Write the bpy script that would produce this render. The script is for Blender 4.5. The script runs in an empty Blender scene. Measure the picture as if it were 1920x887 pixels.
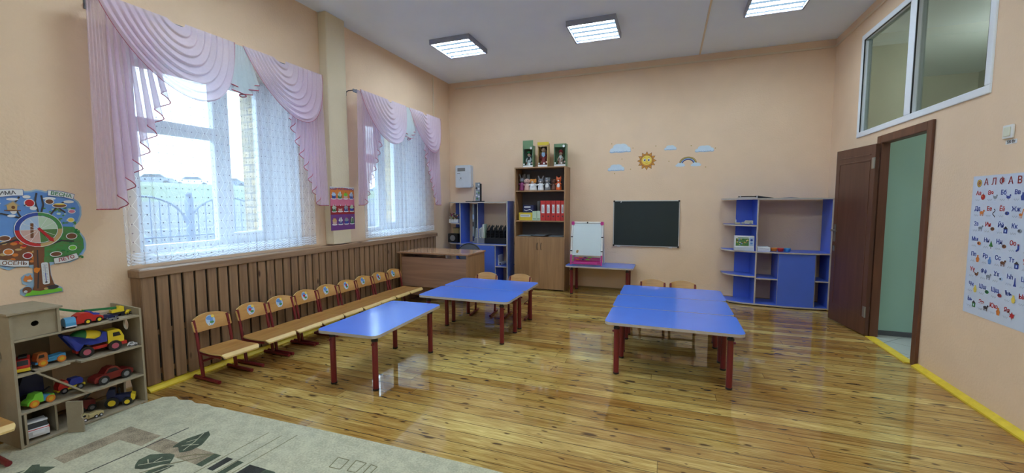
import bpy, bmesh, math, random
from math import sin, cos, pi, radians
from mathutils import Vector, Matrix

random.seed(7)
C = bpy.context.scene.collection
SC = bpy.context.scene

# ------------------------------------------------------------------ camera, world, exposure
cam_d = bpy.data.cameras.new('camera')
cam = bpy.data.objects.new('camera', cam_d)
C.objects.link(cam)
YAW, PITCH, ROLL, FPX, CAMH = 0.3572, 0.0790, 0.0030, 780.86, 1.38
_f = Vector((-sin(YAW) * cos(PITCH), cos(YAW) * cos(PITCH), -sin(PITCH)))
_r = Vector((cos(YAW), sin(YAW), 0))
_d = _f.cross(_r)
_r2 = _r * cos(ROLL) + _d * sin(ROLL)
_d2 = _d * cos(ROLL) - _r * sin(ROLL)
cam.matrix_world = Matrix((
    (_r2.x, -_d2.x, -_f.x, 0), (_r2.y, -_d2.y, -_f.y, 0), (_r2.z, -_d2.z, -_f.z, CAMH), (0, 0, 0, 1)))
cam_d.sensor_fit = 'HORIZONTAL'
cam_d.sensor_width = 36
cam_d.lens = 36 * FPX / 1920
cam_d.clip_start = 0.05
cam_d.clip_end = 300
SC.camera = cam

SKY_STRENGTH = 5.6
TUBE_STRENGTH = 29.0
EXPOSURE = 0.78
world = bpy.data.worlds.new('overcast_sky')
SC.world = world
world.use_nodes = True
wn = world.node_tree.nodes
wl = world.node_tree.links
bg = wn['Background']
tc = wn.new('ShaderNodeTexCoord')
nz = wn.new('ShaderNodeTexNoise')
nz.inputs['Scale'].default_value = 2.5
rp = wn.new('ShaderNodeValToRGB')
rp.color_ramp.elements[0].color = (0.58, 0.78, 1.0, 1)
rp.color_ramp.elements[1].color = (0.80, 0.92, 1.0, 1)
wl.new(tc.outputs['Generated'], nz.inputs['Vector'])
wl.new(nz.outputs['Fac'], rp.inputs['Fac'])
wl.new(rp.outputs['Color'], bg.inputs['Color'])
bg.inputs['Strength'].default_value = SKY_STRENGTH

SC.view_settings.view_transform = 'Standard'
SC.view_settings.look = 'None'
SC.view_settings.gamma = 1
SC.view_settings.use_curve_mapping = False
SC.view_settings.exposure = EXPOSURE
SC.cycles.use_denoising = True
SC.cycles.max_bounces = 9
SC.cycles.diffuse_bounces = 5
SC.cycles.glossy_bounces = 4
SC.cycles.transmission_bounces = 5
SC.cycles.transparent_max_bounces = 14
SC.cycles.sample_clamp_indirect = 6
SC.cycles.caustics_reflective = False
SC.cycles.caustics_refractive = False


# ------------------------------------------------------------------ materials
def lin(c):
    out = []
    for v in c[:3]:
        v /= 255.0
        out.append(v / 12.92 if v <= 0.04045 else ((v + 0.055) / 1.055) ** 2.4)
    return (*out, 1.0)


def new_mat(name):
    m = bpy.data.materials.new(name)
    m.use_nodes = True
    return m, m.node_tree.nodes, m.node_tree.links, m.node_tree.nodes['Principled BSDF']


def P(name, col, rough=0.5, var=0.06, scale=12, metal=0.0, bump=0.0, coat=0.0, spec=0.5, bscale=None):
    """plain surface with a faint procedural unevenness"""
    m, n, l, b = new_mat(name)
    c = lin(col)
    t = n.new('ShaderNodeTexCoord')
    no = n.new('ShaderNodeTexNoise')
    no.inputs['Scale'].default_value = scale
    no.inputs['Detail'].default_value = 4
    r = n.new('ShaderNodeValToRGB')
    r.color_ramp.elements[0].position = 0.3
    r.color_ramp.elements[1].position = 0.7
    r.color_ramp.elements[0].color = tuple(v * (1 - var) for v in c[:3]) + (1,)
    r.color_ramp.elements[1].color = tuple(min(1, v * (1 + var)) for v in c[:3]) + (1,)
    l.new(t.outputs['Object'], no.inputs['Vector'])
    l.new(no.outputs['Fac'], r.inputs['Fac'])
    l.new(r.outputs['Color'], b.inputs['Base Color'])
    b.inputs['Roughness'].default_value = rough
    b.inputs['Metallic'].default_value = metal
    b.inputs['Specular IOR Level'].default_value = spec
    b.inputs['Coat Weight'].default_value = coat
    if bump:
        bn = n.new('ShaderNodeTexNoise')
        bn.inputs['Scale'].default_value = bscale or scale * 8
        bn.inputs['Detail'].default_value = 5
        bb = n.new('ShaderNodeBump')
        bb.inputs['Strength'].default_value = bump
        bb.inputs['Distance'].default_value = 0.01
        l.new(t.outputs['Object'], bn.inputs['Vector'])
        l.new(bn.outputs['Fac'], bb.inputs['Height'])
        l.new(bb.outputs['Normal'], b.inputs['Normal'])
    return m


def wood(name, c1, c2, axis='z', rough=0.45, scale=6.0, stretch=14.0, knots=False, coat=0.0, kcol=(60, 32, 18), kscale=2.2):
    m, n, l, b = new_mat(name)
    t = n.new('ShaderNodeTexCoord')
    mp = n.new('ShaderNodeMapping')
    s = [stretch] * 3
    s['xyz'.index(axis)] = 1.0
    mp.inputs['Scale'].default_value = s
    l.new(t.outputs['Object'], mp.inputs['Vector'])
    no = n.new('ShaderNodeTexNoise')
    no.inputs['Scale'].default_value = scale / 3
    no.inputs['Detail'].default_value = 6
    no.inputs['Distortion'].default_value = 0.6
    l.new(mp.outputs['Vector'], no.inputs['Vector'])
    r = n.new('ShaderNodeValToRGB')
    r.color_ramp.elements[0].position = 0.32
    r.color_ramp.elements[1].position = 0.68
    r.color_ramp.elements[0].color = lin(c1)
    r.color_ramp.elements[1].color = lin(c2)
    l.new(no.outputs['Fac'], r.inputs['Fac'])
    out = r.outputs['Color']
    if knots:
        mp2 = n.new('ShaderNodeMapping')
        s2 = [2.6] * 3
        s2['xyz'.index(axis)] = 1.0
        mp2.inputs['Scale'].default_value = s2
        l.new(t.outputs['Object'], mp2.inputs['Vector'])
        vo = n.new('ShaderNodeTexVoronoi')
        vo.inputs['Scale'].default_value = kscale
        l.new(mp2.outputs['Vector'], vo.inputs['Vector'])
        kr = n.new('ShaderNodeValToRGB')
        kr.color_ramp.elements[0].position = 0.05
        kr.color_ramp.elements[1].position = 0.13
        kr.color_ramp.elements[0].color = (1, 1, 1, 1)
        kr.color_ramp.elements[1].color = (0, 0, 0, 1)
        l.new(vo.outputs['Distance'], kr.inputs['Fac'])
        mx = n.new('ShaderNodeMix')
        mx.data_type = 'RGBA'
        l.new(kr.outputs['Color'], mx.inputs['Factor'])
        l.new(out, mx.inputs['A'])
        mx.inputs['B'].default_value = lin(kcol)
        out = mx.outputs['Result']
    l.new(out, b.inputs['Base Color'])
    b.inputs['Roughness'].default_value = rough
    b.inputs['Coat Weight'].default_value = coat
    b.inputs['Coat Roughness'].default_value = 0.12
    return m


def emit(name, col, strength, stripes=None):
    m, n, l, b = new_mat(name)
    e = n.new('ShaderNodeEmission')
    e.inputs['Color'].default_value = lin(col)
    e.inputs['Strength'].default_value = strength
    l.new(e.outputs['Emission'], n['Material Output'].inputs['Surface'])
    return m


def mathn(n, l, op, a, b=None, c=None):
    k = n.new('ShaderNodeMath')
    k.operation = op
    for i, v in enumerate((a, b, c)):
        if v is None:
            continue
        if isinstance(v, (int, float)):
            k.inputs[i].default_value = v
        else:
            l.new(v, k.inputs[i])
    return k.outputs[0]


def floor_mat():
    m, n, l, b = new_mat('varnished_pine_boards')
    g = n.new('ShaderNodeNewGeometry')
    sep = n.new('ShaderNodeSeparateXYZ')
    l.new(g.outputs['Position'], sep.inputs[0])
    x, y = sep.outputs['X'], sep.outputs['Y']
    W = 0.108
    row = mathn(n, l, 'FLOOR', mathn(n, l, 'DIVIDE', y, W))
    fy = mathn(n, l, 'FRACT', mathn(n, l, 'DIVIDE', y, W))
    wn1 = n.new('ShaderNodeTexWhiteNoise')
    wn1.noise_dimensions = '1D'
    l.new(row, wn1.inputs['W'])
    xs = mathn(n, l, 'DIVIDE', mathn(n, l, 'ADD', x, mathn(n, l, 'MULTIPLY', wn1.outputs['Value'], 7.0)), 3.7)
    col = mathn(n, l, 'FLOOR', xs)
    fx = mathn(n, l, 'FRACT', xs)
    wn2 = n.new('ShaderNodeTexWhiteNoise')
    wn2.noise_dimensions = '2D'
    cb = n.new('ShaderNodeCombineXYZ')
    l.new(row, cb.inputs[0])
    l.new(col, cb.inputs[1])
    l.new(cb.outputs[0], wn2.inputs['Vector'])
    # grain coordinates: shifted per board
    gx = mathn(n, l, 'ADD', x, mathn(n, l, 'MULTIPLY', wn2.outputs['Value'], 31.0))
    cg = n.new('ShaderNodeCombineXYZ')
    l.new(gx, cg.inputs[0])
    l.new(mathn(n, l, 'MULTIPLY', y, 14.0), cg.inputs[1])
    l.new(mathn(n, l, 'MULTIPLY', row, 3.1), cg.inputs[2])
    no = n.new('ShaderNodeTexNoise')
    no.inputs['Scale'].default_value = 2.6
    no.inputs['Detail'].default_value = 8
    no.inputs['Roughness'].default_value = 0.62
    no.inputs['Distortion'].default_value = 1.2
    l.new(cg.outputs[0], no.inputs['Vector'])
    r = n.new('ShaderNodeValToRGB')
    els = r.color_ramp.elements
    els[0].position = 0.28
    els[0].color = lin((164, 138, 86))
    els[1].position = 0.72
    els[1].color = lin((252, 238, 176))
    e = els.new(0.5)
    e.color = lin((226, 206, 138))
    l.new(no.outputs['Fac'], r.inputs['Fac'])
    cg2 = n.new('ShaderNodeCombineXYZ')
    l.new(mathn(n, l, 'MULTIPLY', gx, 2.0), cg2.inputs[0])
    l.new(mathn(n, l, 'MULTIPLY', y, 60.0), cg2.inputs[1])
    l.new(mathn(n, l, 'MULTIPLY', row, 1.7), cg2.inputs[2])
    fg = n.new('ShaderNodeTexNoise')
    fg.inputs['Scale'].default_value = 3.0
    fg.inputs['Detail'].default_value = 5
    l.new(cg2.outputs[0], fg.inputs['Vector'])
    fr_ = n.new('ShaderNodeValToRGB')
    fr_.color_ramp.elements[0].position = 0.35
    fr_.color_ramp.elements[1].position = 0.6
    fr_.color_ramp.elements[0].color = lin((220, 206, 188))
    fr_.color_ramp.elements[1].color = (1, 1, 1, 1)
    l.new(fg.outputs['Fac'], fr_.inputs['Fac'])
    m0 = n.new('ShaderNodeMix')
    m0.data_type = 'RGBA'
    m0.blend_type = 'MULTIPLY'
    m0.inputs['Factor'].default_value = 1
    l.new(r.outputs['Color'], m0.inputs['A'])
    l.new(fr_.outputs['Color'], m0.inputs['B'])
    # board tint
    tr = n.new('ShaderNodeValToRGB')
    tr.color_ramp.elements[0].color = lin((205, 180, 150))
    tr.color_ramp.elements[1].color = lin((255, 252, 235))
    l.new(wn2.outputs['Value'], tr.inputs['Fac'])
    mu = n.new('ShaderNodeMix')
    mu.data_type = 'RGBA'
    mu.blend_type = 'MULTIPLY'
    mu.inputs['Factor'].default_value = 1
    l.new(m0.outputs['Result'], mu.inputs['A'])
    l.new(tr.outputs['Color'], mu.inputs['B'])
    # broad worn patches
    big = n.new('ShaderNodeTexNoise')
    big.inputs['Scale'].default_value = 1.1
    big.inputs['Detail'].default_value = 3
    l.new(g.outputs['Position'], big.inputs['Vector'])
    br = n.new('ShaderNodeValToRGB')
    br.color_ramp.elements[0].position = 0.35
    br.color_ramp.elements[1].position = 0.65
    br.color_ramp.elements[0].color = lin((214, 190, 160))
    br.color_ramp.elements[1].color = (1, 1, 1, 1)
    l.new(big.outputs['Fac'], br.inputs['Fac'])
    mu2 = n.new('ShaderNodeMix')
    mu2.data_type = 'RGBA'
    mu2.blend_type = 'MULTIPLY'
    mu2.inputs['Factor'].default_value = 1
    l.new(mu.outputs['Result'], mu2.inputs['A'])
    l.new(br.outputs['Color'], mu2.inputs['B'])
    # knots (two sizes, stretched along the board)
    last = mu2.outputs['Result']
    for sx, sy, sc, r0, r1, seed in ((1.0, 3.0, 2.6, 0.04, 0.09, 0.0), (1.0, 2.2, 4.6, 0.035, 0.075, 5.0), (1.0, 3.4, 1.7, 0.035, 0.07, 9.0)):
        ck = n.new('ShaderNodeCombineXYZ')
        l.new(mathn(n, l, 'MULTIPLY', gx, sx), ck.inputs[0])
        l.new(mathn(n, l, 'MULTIPLY', y, sy), ck.inputs[1])
        ck.inputs[2].default_value = seed
        wob = n.new('ShaderNodeTexNoise')
        wob.inputs['Scale'].default_value = 9
        l.new(ck.outputs[0], wob.inputs['Vector'])
        ad = n.new('ShaderNodeVectorMath')
        ad.operation = 'MULTIPLY_ADD'
        l.new(wob.outputs['Color'], ad.inputs[0])
        ad.inputs[1].default_value = (0.09, 0.09, 0)
        l.new(ck.outputs[0], ad.inputs[2])
        vo = n.new('ShaderNodeTexVoronoi')
        vo.voronoi_dimensions = '2D'
        vo.inputs['Scale'].default_value = sc
        l.new(ad.outputs[0], vo.inputs['Vector'])
        kr = n.new('ShaderNodeValToRGB')
        kr.color_ramp.elements[0].position = r0
        kr.color_ramp.elements[1].position = r1
        kr.color_ramp.elements[0].color = (0.85, 0.85, 0.85, 1)
        kr.color_ramp.elements[1].color = (0, 0, 0, 1)
        sc_ = n.new('ShaderNodeSeparateColor')
        l.new(vo.outputs['Color'], sc_.inputs[0])
        dd_ = mathn(n, l, 'DIVIDE', vo.outputs['Distance'], mathn(n, l, 'ADD', 0.45, mathn(n, l, 'MULTIPLY', sc_.outputs[1], 1.1)))
        l.new(dd_, kr.inputs['Fac'])
        mx = n.new('ShaderNodeMix')
        mx.data_type = 'RGBA'
        keep = mathn(n, l, 'GREATER_THAN', sc_.outputs[0], 0.45)
        l.new(mathn(n, l, 'MULTIPLY', kr.outputs['Color'], keep), mx.inputs['Factor'])
        l.new(last, mx.inputs['A'])
        mx.inputs['B'].default_value = lin((58, 34, 20))
        last = mx.outputs['Result']
    # seams
    ed = mathn(n, l, 'MINIMUM', fy, mathn(n, l, 'SUBTRACT', 1.0, fy))
    seam = mathn(n, l, 'LESS_THAN', ed, 0.021)
    ex = mathn(n, l, 'LESS_THAN', mathn(n, l, 'MINIMUM', fx, mathn(n, l, 'SUBTRACT', 1.0, fx)), 0.0007)
    sm = mathn(n, l, 'MAXIMUM', seam, mathn(n, l, 'MULTIPLY', ex, 0.55))
    ms = n.new('ShaderNodeMix')
    ms.data_type = 'RGBA'
    l.new(mathn(n, l, 'MULTIPLY', sm, 0.9), ms.inputs['Factor'])
    l.new(last, ms.inputs['A'])
    ms.inputs['B'].default_value = lin((52, 34, 18))
    l.new(ms.outputs['Result'], b.inputs['Base Color'])
    # varnish: glossy with slow waves, each board crowned a little
    w1 = n.new('ShaderNodeTexNoise')
    w1.inputs['Scale'].default_value = 5
    w1.inputs['Detail'].default_value = 5
    wm = n.new('ShaderNodeMapping')
    wm.inputs['Scale'].default_value = (1.0, 2.6, 1.0)
    l.new(g.outputs['Position'], wm.inputs['Vector'])
    l.new(wm.outputs[0], w1.inputs['Vector'])
    hgt = mathn(n, l, 'ADD', mathn(n, l, 'MULTIPLY', w1.outputs['Fac'], 0.35),
                mathn(n, l, 'MULTIPLY', mathn(n, l, 'SUBTRACT', 1.0, sm), 0.5))
    bu = n.new('ShaderNodeBump')
    bu.inputs['Strength'].default_value = 0.06
    bu.inputs['Distance'].default_value = 0.01
    l.new(hgt, bu.inputs['Height'])
    l.new(bu.outputs['Normal'], b.inputs['Normal'])
    rr = n.new('ShaderNodeMapRange')
    rr.inputs['To Min'].default_value = 0.015
    rr.inputs['To Max'].default_value = 0.06
    l.new(big.outputs['Fac'], rr.inputs['Value'])
    l.new(rr.outputs['Result'], b.inputs['Roughness'])
    b.inputs['Specular IOR Level'].default_value = 0.8
    return m


def tulle_mat():
    """fine white net with an ogee embroidery, dots, and a scalloped lace hem (uses the curtain's own uv in metres)"""
    m, n, l, b = new_mat('embroidered_tulle')
    uv = n.new('ShaderNodeUVMap')
    sep = n.new('ShaderNodeSeparateXYZ')
    l.new(uv.outputs['UV'], sep.inputs[0])
    u, v = sep.outputs['X'], sep.outputs['Y']
    PU, PV = 0.085, 0.13
    ph = mathn(n, l, 'MULTIPLY', u, 2 * pi / PU)
    cosu = mathn(n, l, 'COSINE', ph)
    vv = mathn(n, l, 'DIVIDE', v, PV)
    lines = None
    for sgn, off_ in ((0.25, 0.5), (-0.25, 0.0)):
        f = mathn(n, l, 'FRACT', mathn(n, l, 'ADD', mathn(n, l, 'ADD', vv, off_ + 0.5), mathn(n, l, 'MULTIPLY', cosu, sgn)))
        d = mathn(n, l, 'ABSOLUTE', mathn(n, l, 'SUBTRACT', f, 0.5))
        on = mathn(n, l, 'LESS_THAN', d, 0.017)
        lines = on if lines is None else mathn(n, l, 'MAXIMUM', lines, on)
    fu = mathn(n, l, 'SUBTRACT', mathn(n, l, 'FRACT', mathn(n, l, 'ADD', mathn(n, l, 'DIVIDE', u, PU / 2), 0.5)), 0.5)
    fv = mathn(n, l, 'SUBTRACT', mathn(n, l, 'FRACT', mathn(n, l, 'MULTIPLY', vv, 2)), 0.5)
    rad = mathn(n, l, 'ADD', mathn(n, l, 'POWER', mathn(n, l, 'MULTIPLY', fu, PU / 2), 2.0),
                mathn(n, l, 'POWER', mathn(n, l, 'MULTIPLY', fv, PV / 2), 2.0))
    dots = mathn(n, l, 'LESS_THAN', rad, 0.0045 ** 2)
    # hem: crescents stacked above the lower edge
    hb = mathn(n, l, 'ABSOLUTE', mathn(n, l, 'SINE', mathn(n, l, 'MULTIPLY', u, pi / 0.075)))
    hh = mathn(n, l, 'SUBTRACT', v, mathn(n, l, 'MULTIPLY', mathn(n, l, 'SUBTRACT', 1.0, hb), 0.022))
    hs = mathn(n, l, 'LESS_THAN', mathn(n, l, 'ABSOLUTE', mathn(n, l, 'SUBTRACT', mathn(n, l, 'FRACT', mathn(n, l, 'DIVIDE', hh, 0.022)), 0.5)), 0.24)
    inhem = mathn(n, l, 'LESS_THAN', v, 0.085)
    hem = mathn(n, l, 'MULTIPLY', mathn(n, l, 'ADD', mathn(n, l, 'MULTIPLY', hs, 0.45), 0.12), inhem)
    cover = mathn(n, l, 'ADD', mathn(n, l, 'MULTIPLY', lines, 0.22), hem)
    # weave: random threads thicken towards grazing views
    lw = n.new('ShaderNodeLayerWeight')
    lw.inputs['Blend'].default_value = 0.35
    base = mathn(n, l, 'ADD', 0.34, mathn(n, l, 'MULTIPLY', lw.outputs['Facing'], 0.16))
    fac = mathn(n, l, 'MINIMUM', mathn(n, l, 'ADD', base, cover), 0.92)
    fac = mathn(n, l, 'MAXIMUM', fac, mathn(n, l, 'MULTIPLY', dots, 0.9))
    colmix = n.new('ShaderNodeMix')
    colmix.data_type = 'RGBA'
    l.new(dots, colmix.inputs['Factor'])
    colmix.inputs['A'].default_value = lin((236, 243, 255))
    colmix.inputs['B'].default_value = lin((110, 105, 120))
    df = n.new('ShaderNodeBsdfDiffuse')
    trl = n.new('ShaderNodeBsdfTranslucent')
    l.new(colmix.outputs['Result'], df.inputs['Color'])
    l.new(colmix.outputs['Result'], trl.inputs['Color'])
    m1 = n.new('ShaderNodeMixShader')
    m1.inputs[0].default_value = 0.6
    l.new(df.outputs[0], m1.inputs[1])
    l.new(trl.outputs[0], m1.inputs[2])
    tp = n.new('ShaderNodeBsdfTransparent')
    m2 = n.new('ShaderNodeMixShader')
    l.new(fac, m2.inputs[0])
    l.new(tp.outputs[0], m2.inputs[1])
    l.new(m1.outputs[0], m2.inputs[2])
    l.new(m2.outputs[0], n['Material Output'].inputs['Surface'])
    return m


def sheer_mat(name, col, opacity, trans=0.45):
    m, n, l, b = new_mat(name)
    t = n.new('ShaderNodeTexCoord')
    no = n.new('ShaderNodeTexNoise')
    no.inputs['Scale'].default_value = 60
    l.new(t.outputs['Object'], no.inputs['Vector'])
    r = n.new('ShaderNodeValToRGB')
    c = lin(col)
    r.color_ramp.elements[0].color = tuple(v * 0.94 for v in c[:3]) + (1,)
    r.color_ramp.elements[1].color = tuple(min(1, v * 1.05) for v in c[:3]) + (1,)
    l.new(no.outputs['Fac'], r.inputs['Fac'])
    df = n.new('ShaderNodeBsdfDiffuse')
    trl = n.new('ShaderNodeBsdfTranslucent')
    l.new(r.outputs['Color'], df.inputs['Color'])
    l.new(r.outputs['Color'], trl.inputs['Color'])
    m1 = n.new('ShaderNodeMixShader')
    m1.inputs[0].default_value = trans
    l.new(df.outputs[0], m1.inputs[1])
    l.new(trl.outputs[0], m1.inputs[2])
    tp = n.new('ShaderNodeBsdfTransparent')
    lw = n.new('ShaderNodeLayerWeight')
    lw.inputs['Blend'].default_value = 0.4
    fac = mathn(n, l, 'MINIMUM', mathn(n, l, 'ADD', opacity, mathn(n, l, 'MULTIPLY', lw.outputs['Facing'], 0.3)), 1.0)
    m2 = n.new('ShaderNodeMixShader')
    l.new(fac, m2.inputs[0])
    l.new(tp.outputs[0], m2.inputs[1])
    l.new(m1.outputs[0], m2.inputs[2])
    l.new(m2.outputs[0], n['Material Output'].inputs['Surface'])
    return m


def glass_mat(name, tint=(235, 242, 245), refl=1.0):
    m, n, l, b = new_mat(name)
    tp = n.new('ShaderNodeBsdfTransparent')
    tp.inputs['Color'].default_value = lin(tint)
    gl = n.new('ShaderNodeBsdfGlossy')
    gl.inputs['Roughness'].default_value = 0.02
    fr = n.new('ShaderNodeFresnel')
    fr.inputs['IOR'].default_value = 1.35
    mx = n.new('ShaderNodeMixShader')
    gm = n.new('ShaderNodeNewGeometry')
    front = mathn(n, l, 'SUBTRACT', 1.0, gm.outputs['Backfacing'])
    l.new(mathn(n, l, 'MULTIPLY', mathn(n, l, 'MULTIPLY', fr.outputs[0], refl), front), mx.inputs[0])
    l.new(tp.outputs[0], mx.inputs[1])
    l.new(gl.outputs[0], mx.inputs[2])
    l.new(mx.outputs[0], n['Material Output'].inputs['Surface'])
    return m


def brick_mat():
    m, n, l, b = new_mat('yellow_brick')
    t = n.new('ShaderNodeTexCoord')
    sep = n.new('ShaderNodeSeparateXYZ')
    l.new(t.outputs['Object'], sep.inputs[0])
    cb = n.new('ShaderNodeCombineXYZ')
    l.new(mathn(n, l, 'ADD', sep.outputs['X'], sep.outputs['Y']), cb.inputs[0])
    l.new(sep.outputs['Z'], cb.inputs[1])
    br = n.new('ShaderNodeTexBrick')
    br.inputs['Scale'].default_value = 1
    br.inputs['Brick Width'].default_value = 0.24
    br.inputs['Row Height'].default_value = 0.075
    br.inputs['Mortar Size'].default_value = 0.007
    br.inputs['Color1'].default_value = lin((160, 146, 120))
    br.inputs['Color2'].default_value = lin((196, 170, 128))
    br.inputs['Mortar'].default_value = lin((120, 112, 104))
    l.new(cb.outputs[0], br.inputs['Vector'])
    l.new(br.outputs['Color'], b.inputs['Base Color'])
    b.inputs['Roughness'].default_value = 0.9
    return m


def tile_mat():
    m, n, l, b = new_mat('grey_floor_tiles')
    g = n.new('ShaderNodeNewGeometry')
    mp = n.new('ShaderNodeMapping')
    mp.inputs['Rotation'].default_value = (0, 0, 0.78)
    l.new(g.outputs['Position'], mp.inputs['Vector'])
    br = n.new('ShaderNodeTexBrick')
    br.offset = 0
    br.inputs['Scale'].default_value = 1
    br.inputs['Brick Width'].default_value = 0.3
    br.inputs['Row Height'].default_value = 0.3
    br.inputs['Mortar Size'].default_value = 0.004
    br.inputs['Color1'].default_value = lin((176, 186, 182))
    br.inputs['Color2'].default_value = lin((188, 194, 190))
    br.inputs['Mortar'].default_value = lin((110, 116, 114))
    l.new(mp.outputs[0], br.inputs['Vector'])
    l.new(br.outputs['Color'], b.inputs['Base Color'])
    b.inputs['Roughness'].default_value = 0.35
    return m


def rug_mat(name, col, contrast=0.10, scale=150, dark=None):
    m, n, l, b = new_mat(name)
    t = n.new('ShaderNodeTexCoord')
    no = n.new('ShaderNodeTexNoise')
    no.inputs['Scale'].default_value = scale
    no.inputs['Detail'].default_value = 3
    l.new(t.outputs['Object'], no.inputs['Vector'])
    n2 = n.new('ShaderNodeTexNoise')
    n2.inputs['Scale'].default_value = 14
    n2.inputs['Detail'].default_value = 6
    l.new(t.outputs['Object'], n2.inputs['Vector'])
    f = mathn(n, l, 'ADD', mathn(n, l, 'MULTIPLY', no.outputs['Fac'], 0.55), mathn(n, l, 'MULTIPLY', n2.outputs['Fac'], 0.45))
    r = n.new('ShaderNodeValToRGB')
    c = lin(col)
    r.color_ramp.elements[0].position = 0.4
    r.color_ramp.elements[1].position = 0.6
    r.color_ramp.elements[0].color = tuple(v * (1 - contrast * 1.6) for v in c[:3]) + (1,)
    r.color_ramp.elements[1].color = tuple(min(1, v * (1 + contrast)) for v in c[:3]) + (1,)
    l.new(f, r.inputs['Fac'])
    l.new(r.outputs['Color'], b.inputs['Base Color'])
    b.inputs['Roughness'].default_value = 1
    b.inputs['Specular IOR Level'].default_value = 0.1
    b.inputs['Sheen Weight'].default_value = 0.2
    bb = n.new('ShaderNodeBump')
    bb.inputs['Strength'].default_value = 0.6
    bb.inputs['Distance'].default_value = 0.004
    l.new(f, bb.inputs['Height'])
    l.new(bb.outputs['Normal'], b.inputs['Normal'])
    return m


M = {}
M['wall'] = P('peach_wall_paint', (233, 205, 175), 0.85, 0.025, 3, bump=0.25, bscale=55, spec=0.2)
M['ceil'] = P('white_ceiling_paint', (234, 243, 254), 0.9, 0.02, 2, spec=0.2)
M['cream'] = P('cream_wall_paint', (220, 206, 178), 0.85, 0.02, 3, bump=0.2, bscale=55, spec=0.2)
M['mint'] = P('mint_wall_paint', (148, 186, 172), 0.45, 0.03, 2, spec=0.4)
M['hallbeige'] = P('beige_hall_paint', (200, 203, 190), 0.9, 0.03, 3, spec=0.2)
M['floor'] = floor_mat()
M['tile'] = tile_mat()
M['brick'] = brick_mat()
M['yellow'] = P('yellow_floor_paint', (232, 204, 60), 0.4, 0.08, 20)
M['ochre'] = P('ochre_skirting_paint', (150, 120, 70), 0.5, 0.08, 10)
M['pvc'] = P('white_window_plastic', (232, 238, 245), 0.35, 0.01, 4)
M['white'] = P('white_plastic', (232, 232, 230), 0.4, 0.02, 8)
M['glass'] = glass_mat('window_glass')
M['darkglass'] = glass_mat('transom_glass', (205, 210, 205), 1.0)
M['trunk'] = P('pale_cable_duct', (226, 208, 182), 0.6, 0.02, 5)
M['doorwood'] = wood('dark_mahogany_film', (82, 50, 38), (98, 62, 48), 'z', 0.32, 5, 10)
M['framewood'] = wood('brown_painted_frame', (88, 54, 38), (112, 70, 50), 'z', 0.45, 5, 10)
M['steel'] = P('brushed_steel', (170, 170, 165), 0.35, 0.04, 30, metal=0.9)
M['pine'] = wood('stained_pine', (126, 98, 74), (160, 128, 98), 'z', 0.5, 5, 16, knots=True, kscale=3.1)
M['pinerail'] = wood('stained_pine_rail', (130, 102, 80), (164, 134, 106), 'y', 0.5, 5, 16, knots=True, kscale=2.1)
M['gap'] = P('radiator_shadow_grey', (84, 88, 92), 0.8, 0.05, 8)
M['tulle'] = tulle_mat()
M['pink'] = sheer_mat('mauve_pink_voile', (236, 218, 234), 0.66, 0.42)
M['pinktail'] = sheer_mat('mauve_pink_single_voile', (236, 218, 236), 0.56, 0.42)
M['pinktrim'] = P('dark_pink_trim', (176, 84, 104), 0.8, 0.05, 20)
M['whitevoile'] = sheer_mat('pale_voile', (222, 232, 236), 0.75, 0.5)
M['rodtape'] = P('grey_curtain_tape', (120, 122, 134), 0.8, 0.05, 30)
M['blue'] = P('blue_laminate', (78, 128, 234), 0.22, 0.02, 5, coat=0.15)
M['bluef'] = P('blue_furniture_board', (80, 112, 212), 0.4, 0.02, 5)
M['edge'] = P('pale_edge_band', (186, 178, 170), 0.5, 0.02, 10)
M['darkred'] = P('dark_red_enamel', (118, 34, 40), 0.32, 0.05, 10)
M['black'] = P('black_plastic', (24, 24, 28), 0.45, 0.05, 20)
M['plyseat'] = wood('varnished_birch_ply', (176, 126, 66), (204, 156, 92), 'y', 0.3, 5, 12, coat=0.3)
M['plyedge_and_highlight'] = P('light_ply_edge_and_highlight', (222, 192, 128), 0.4, 0.05, 20)  # ply edges, and the highlight painted on the seat's front roll
M['alder'] = wood('alder_laminate', (148, 112, 78), (174, 136, 98), 'z', 0.4, 4, 14)
M['desk'] = wood('brown_desk_laminate', (146, 114, 96), (170, 134, 112), 'x', 0.38, 4, 14)
M['desktop'] = wood('desk_top_laminate', (166, 128, 100), (186, 146, 116), 'x', 0.16, 4, 14)
M['mdf'] = P('raw_fibreboard', (158, 146, 124), 0.7, 0.05, 25, bump=0.1)
M['chalk'] = P('dark_green_chalkboard', (30, 42, 42), 0.6, 0.04, 8)
M['alu'] = P('aluminium', (196, 198, 200), 0.35, 0.03, 20, metal=0.7)
M['magenta'] = P('magenta_plastic', (196, 60, 140), 0.35, 0.03, 10)
M['whiteboard'] = P('whiteboard_enamel', (206, 220, 224), 0.25, 0.01, 6)
M['paper'] = P('paper', (224, 226, 228), 0.7, 0.02, 20)
M['posterpaper'] = P('pale_blue_poster_paper', (204, 214, 232), 0.5, 0.02, 6)
M['rug'] = rug_mat('pale_sage_carpet', (190, 188, 162), 0.13, 90)
M['rugtan'] = rug_mat('taupe_carpet_pile', (158, 144, 120), 0.30, 170)
M['ruggreen'] = rug_mat('dark_green_carpet_pile', (70, 84, 66), 0.3, 260)
M['rugdark'] = rug_mat('charcoal_carpet_pile', (46, 48, 46), 0.3, 260)
M['rugline'] = rug_mat('olive_carpet_line', (126, 122, 92), 0.1, 200)
M['skin'] = P('doll_skin', (226, 178, 150), 0.5, 0.02, 10)


def K(name, col, rough=0.4):
    if name not in M:
        M[name] = P(name, col, rough, 0.04, 15)
    return M[name]


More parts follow.
